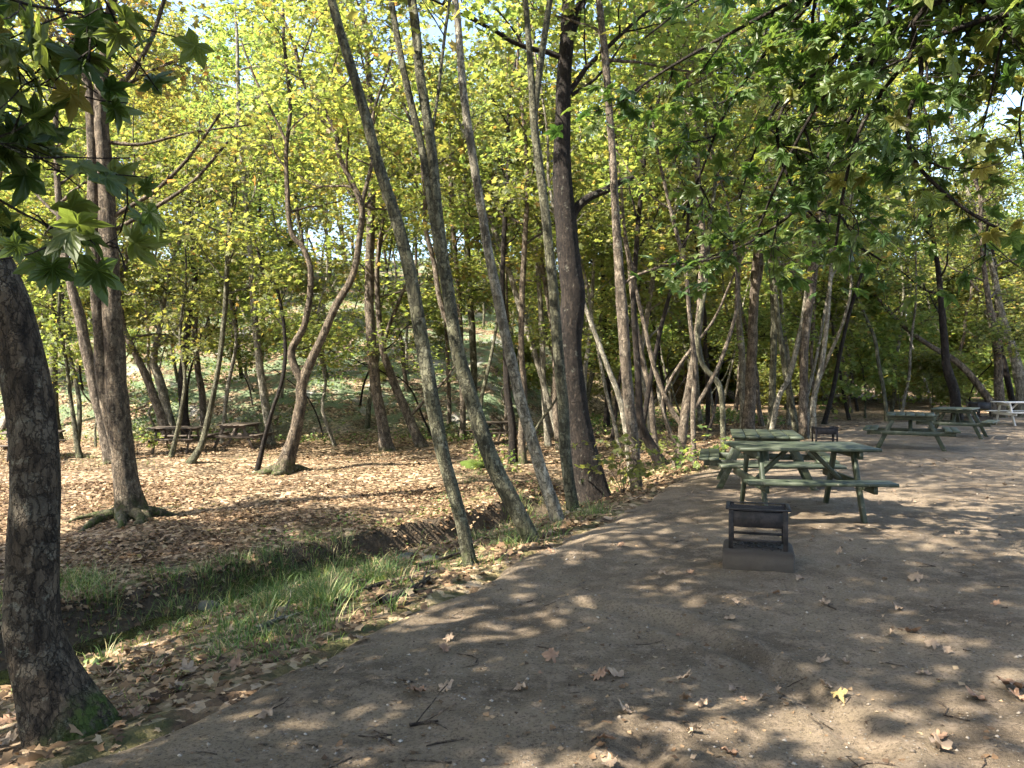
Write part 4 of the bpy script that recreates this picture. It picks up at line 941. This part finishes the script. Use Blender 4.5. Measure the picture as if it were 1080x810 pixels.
# ------------------------------------------------------------------ single fallen leaves on the path
def path_leaves():
    rng = np.random.RandomState(71); meshes = []
    for k in range(8):
        V, T = TPL[2]; V = V.copy()
        a = rng.uniform(.5, 2.2); V[:, 2] = V[:, 2]*-a*.6+.10*np.sin(V[:, 0]*5+k)*V[:, 1]+.06*rng.normal(size=len(V))
        V[:, 0] *= rng.uniform(.8, 1.1); V[:, 1] -= .3
        fo = [0, 1.1, .5, 1.6, .2, .9, 2.2, .6][k]; ca_ = math.cos(min(fo, .75)); V[:, 2] += math.sin(min(fo, .75))*np.maximum(0, V[:, 0]*(1 if k % 2 else -1)+.05); V[:, 0] = np.where(V[:, 0]*(1 if k % 2 else -1) > 0, V[:, 0]*ca_, V[:, 0])
        V[:, 2] += .12*np.sin(V[:, 1]*4+k*1.3)
        V[:, 2] -= V[:, 2].min()
        n = len(V); st = np.array([[-.012, -.25, .05], [.012, -.25, .05], [.03, -.62, .12], [.012, -.63, .12]])
        m = MB(); m.add(V, None, T); m.add(st, [[0, 1, 2, 3]])
        meshes.append([m.mesh('fallen_leaf', mt) for mt in (M_TAN, M_BROWN, M_YELLOWLEAF)])
    def put(px, py, size, mt, label, k=None, q=None):
        if q is None: q = hit(px, py)
        o = link('fallen_leaf', meshes[rng.randint(8) if k is None else k][mt], None, (q[0], q[1], q[2]+.003))
        o.rotation_euler = (rng.normal()*.12, rng.normal()*.12, rng.rand()*6.28); o.scale = (size, size, size)
        return tag(o, label, 'leaf', 'dry leaves lying on the path')
    for px, py, w, mt, lab in [
        (583, 697, .15, 1, 'reddish-brown curled leaf alone in the middle of the path'), (633, 718, .16, 1, 'brown folded leaf touching a paler one, right of the reddish curled leaf'),
        (652, 716, .13, 0, 'pale leaf with raised stalk touching the brown folded one'), (443, 731, .16, 1, 'broad brown leaf, left one of the pair in the left middle of the path'),
        (470, 730, .14, 0, 'crumpled leaf, right one of the pair in the left middle of the path'), (550, 728, .12, 0, 'light tan leaf just right of the crumpled pair'),
        (282, 757, .15, 0, 'pale tan leaf near the bank at the bottom left of the path'), (378, 677, .22, 0, 'long pale leaf curled over the path edge by the bank'),
        (660, 753, .14, 0, 'cream star-shaped leaf below the touching pair'), (720, 722, .16, 0, 'spread tan leaf right of the touching pair'),
        (722, 741, .11, 0, 'smaller tan leaf just below the spread tan leaf'), (884, 738, .14, 2, 'yellow leaf with jagged edge lying in the wheel rut'),
        (872, 729, .12, 0, 'tan leaf lying just above the yellow one'), (862, 783, .0, 0, ''), (790, 610, .0, 0, ''),
        (992, 792, .17, 0, 'large grey-tan leaf at the bottom right in the sun patch'), (1068, 727, .19, 1, 'brown leaf at the right edge of the picture'),
        (1072, 738, .16, 1, 'second brown leaf just under the one at the right edge'), (770, 798, .13, 1, 'dark curled leaf at the bottom of the path by the sun patch'),
        (968, 614, .17, 0, 'flat tan leaf, left one of a pair right of the barbecue'), (985, 684, .13, 0, 'tan leaf with upturned lobe on the right half of the path'),
        (946, 644, .13, 0, 'tan leaf lying left of the one with an upturned lobe'), (1000, 690, .10, 0, 'small tan leaf touching the ground edge-on right of centre'),
        (735, 775, .11, 0, 'small tan leaf among twigs at the bottom centre'), (635, 785, .13, 1, 'curled brown leaf by thin twigs at the bottom'),
        (865, 700, .11, 0, 'narrow cream leaf right of the rut'), (700, 607, .10, 0, 'small leaf left of the concrete block'),
        (820, 627, .10, 1, 'brown leaf just under the concrete block'), (845, 612, .12, 0, 'leaf lying against the right side of the concrete block'), (770, 653, .12, 0, 'leaf on the path below the barbecue')]:
        if lab: put(px, py, w/1.45, mt, lab)
    n = 0
    while n < 140:
        y = 2.2+14*rng.rand()**1.3; x = rng.uniform(-.5, .78)*y
        if edge_s(x, y) > -.2 or (x < y*.12 and rng.rand() < .55): continue
        far = y > 7
        put(0, 0, (.04+.075*rng.rand()**1.5)/1.25, rng.choice([0, 0, 0, 1]), 'small dry leaf lying on the path farther back than the near barbecue' if far else 'small dry leaf lying on the open path in front of the near barbecue', None, np.array([x, y, gz(x, y)])); n += 1
    # big pale leaves heaped against the foot of the foreground tree
    for k in range(46):
        q = hit(*[(rng.uniform(0, 210), rng.uniform(735, 805)), (rng.uniform(100, 260), rng.uniform(690, 760))][k % 2])
        if edge_s(q[0], q[1]) < .12: continue
        put(0, 0, .085*rng.uniform(.7, 1.25), rng.choice([0, 0, 1]), 'pale dry leaf heaped at the foot of the foreground tree', None, q+np.array([0, 0, .02]))['group'] = 'dry leaves heaped at the foot of the foreground tree'
path_leaves()
def twigs_():
    rng = np.random.RandomState(91); m = MB()
    for k in range(260):
        y = 2+11*rng.rand()**1.5; x = rng.uniform(-.6, .75)*y
        if edge_s(x, y) > -.1 : continue
        l = .04+.18*rng.rand()**2; a = rng.rand()*6.28; P = []
        for u in (0, .35, .7, 1.):
            px, py = x+l*u*math.cos(a+.5*u*rng.normal()), y+l*u*math.sin(a+.3*u)
            P.append([px, py, gz(px, py)+.004])
        m.tube(P, np.array([.004, .0035, .003, .002])*(.5+rng.rand()), 5)
    tag(link('twig_litter', m.mesh('twig_litter', B_TWIG, True)), 'thin broken twigs strewn over the dirt path', 'twigs', kind='stuff')
twigs_()

# ------------------------------------------------------------------ fallen branches, stones, mound
def branch(pts, r0, r1, label, bark=B_TWIG, seed=0, lift=.03):
    rng = np.random.RandomState(seed); P = []
    for i, (px, py) in enumerate(pts):
        q = hit(px, py); P.append([*q[:2], q[2]+lift, r0+(r1-r0)*i/(len(pts)-1)])
    f = spline(np.array(P), .06); off = f[0, :3].copy(); m = MB(); m.tube(f[:, :3], f[:, 3], 8, .1, rng)
    for k in range(3):
        i = int(len(f)*(.35+.2*k)); dd = rdir(rng, nrm(f[i+1, :3]-f[i, :3]), .7); dd[2] = abs(dd[2])*.5
        g = grow(rng, f[i, :3], dd, .15+.25*rng.rand(), 4, 0, .2); m.tube(g, np.linspace(f[i, 3]*.5, .003, 5), 5)
    return tag(link('fallen_branch', m.mesh('fallen_branch', bark, True, off), None, tuple(off)), label, 'branch', 'fallen branches on the stream bank')
branch([(355, 640), (385, 626), (415, 616), (440, 612)], .028, .014, 'dark fallen branch lying across the grass above the bank', seed=1)
branch([(400, 640), (430, 628), (452, 614)], .045, .02, 'thick dark fallen branch at the path edge left of the leaning row', seed=2)
branch([(440, 600), (470, 592), (492, 584)], .025, .012, 'thin fallen branch by the foot of the leftmost leaning trunk', seed=3)
branch([(270, 668), (290, 660), (300, 655)], .022, .016, 'short pale broken stick on the grassy bank', B_PALE, seed=4)
branch([(432, 768), (445, 766), (462, 763)], .008, .005, 'short dark twig on the bare dirt of the path', seed=6, lift=.008)
def rock(px, py, s, label, seed, dz=0, mat=M_ROCK, name='stone', cat='stone', group='stones in the stream', sq=.6):
    rng = np.random.RandomState(seed); n, mm = 14, 9; th = np.arange(n)/n*6.283; ph = np.linspace(.12, 3.02, mm)
    p = rng.rand(6)*6.3
    D = np.stack([np.sin(ph)[:, None]*np.cos(th), np.sin(ph)[:, None]*np.sin(th), np.repeat(np.cos(ph)[:, None], n, 1)], -1)
    r = 1+.16*np.sin(3*D[..., 0]+p[0])+.14*np.sin(4*D[..., 1]+p[1])+.12*np.sin(5*D[..., 2]+p[2]+2*D[..., 0])+.06*rng.normal(size=D.shape[:2])
    V = (D*r[..., None]*np.array([1, .8, sq])*s).reshape(-1, 3)
    i = np.arange(mm-1)[:, None]*n; j = np.arange(n)[None]; j2 = (j+1) % n
    Q = np.stack([i+j, i+n+j, i+n+j2, i+j2], -1).reshape(-1, 4)
    V = np.vstack([V, V[:n].mean(0), V[-n:].mean(0)]); T = [[a, (a+1) % n, mm*n] for a in range(n)]+[[(mm-1)*n+(a+1) % n, (mm-1)*n+a, mm*n+1] for a in range(n)]
    q = hit(px, py); o = link(name, mesh_np(name, V, Q, T, mat, True), None, (q[0], q[1], q[2]+dz)); o.rotation_euler[2] = seed
    return tag(o, label, cat, group)
rock(215, 640, .15, 'mossy grey stone beside the dark stream water', 3, -.02)
rock(432, 588, .13, 'pale grey stone at the end of the grassy stream bed', 4, -.02)
rock(455, 590, .10, 'flat stone right of the pale one in the stream bed', 6, -.02)
rock(500, 492, .42, 'moss-covered hump of earth between the two leftmost leaning trunks', 8, .0, M_MOSS, 'mossy_mound', 'mound', None, .4)
rock(215, 577, .30, 'bare dark hump of soil in the leaf-covered flat', 9, -.05, M_FLOOR, 'earth_hump', 'mound', None, .3)

# saplings with bright leaves near the path edge
def seedling(px, py, h, label, seed, Y=None):
    q = hit(px, py) if Y is None else np.array([(px-CX)/F*Y, Y, gz((px-CX)/F*Y, Y)])
    root = thing('seedling', label, 'seedling', tuple(q)); cr = Crown(seed)
    for k in range(4):
        az = k*1.7+seed; cr.limb(q, np.array([math.cos(az)*.5, math.sin(az)*.5, 1]), h*(.7+.3*cr.rng.rand()), .008, 4, 2, -.02, .2, 6, .06, tmin=.35)
    m = MB(); m.tube([q-np.array([0, 0, .05]), q+np.array([.01, .01, h*.3]), q+np.array([0, .02, h*.6])], [.01, .008, .005], 6); link('stem', m.mesh('stem', B_TWIG, True, q), root); link('foliage', cr.leaf_mesh('foliage', M_LEAF_MID, .12, 1, q, bark=B_TWIG), root)
seedling(657, 478, .8, 'bright leafy seedling against the left side of the sunlit pinkish trunk', 4, 11.6)
seedling(690, 482, .45, 'bright leafy seedling left of the ringed tan trunk', 5)
seedling(742, 496, .4, 'low leafy seedling by the seat of the rear green picnic table', 6)
seedling(145, 480, .9, 'leafy seedling right of the twin-stemmed tree', 7)
seedling(520, 498, .5, 'low leafy seedling beside the mossy hump', 8)

# ------------------------------------------------------------------ light, sky, camera
SUN = Vector((-.80, -.42, 0)).normalized()*math.cos(R(46)); SUN.z = math.sin(R(46))
w = bpy.data.worlds.new('World'); scene.world = w; w.use_nodes = True; t = w.node_tree; t.nodes.clear()
sky = t.nodes.new('ShaderNodeTexSky'); sky.sky_type = 'NISHITA'; sky.sun_disc = False; sky.sun_elevation = R(46); sky.sun_rotation = math.atan2(SUN.x, SUN.y)
sky.air_density = 1.0; sky.dust_density = 1.6; sky.ozone_density = .7
bg = t.nodes.new('ShaderNodeBackground'); bg.inputs[1].default_value = .105; wo = t.nodes.new('ShaderNodeOutputWorld')
L(t, sky.outputs[0], bg.inputs[0]); L(t, bg.outputs[0], wo.inputs[0])
sl = bpy.data.lights.new('sun', 'SUN'); sl.energy = 5.0; sl.angle = R(.53); sl.color = (1, .93, .80)
so = link('sun', sl); so.rotation_euler = SUN.to_track_quat('Z', 'Y').to_euler(); so.location = (-20, -10, 30)
cam = bpy.data.cameras.new('camera'); cam.sensor_width = 36; cam.lens = 36*F/1080; cam.shift_y = -(405-HZ)/1080; cam.clip_start = .05; cam.clip_end = 2000
co = link('camera', cam); co.location = (0, 0, EYE); co.rotation_euler = (R(90), 0, 0); scene.camera = co
vs = scene.view_settings; vs.view_transform = 'Standard'; vs.look = 'None'; vs.gamma = 1; vs.use_curve_mapping = False; vs.exposure = 2.55
c = scene.cycles; c.max_bounces = 10; c.diffuse_bounces = 6; c.transmission_bounces = 8; c.glossy_bounces = 2; c.transparent_max_bounces = 4
c.use_denoising = True; c.use_adaptive_sampling = True; c.adaptive_threshold = .02
try: c.denoiser = 'OPENIMAGEDENOISE'; c.denoising_input_passes = 'RGB_ALBEDO_NORMAL'
except Exception: pass
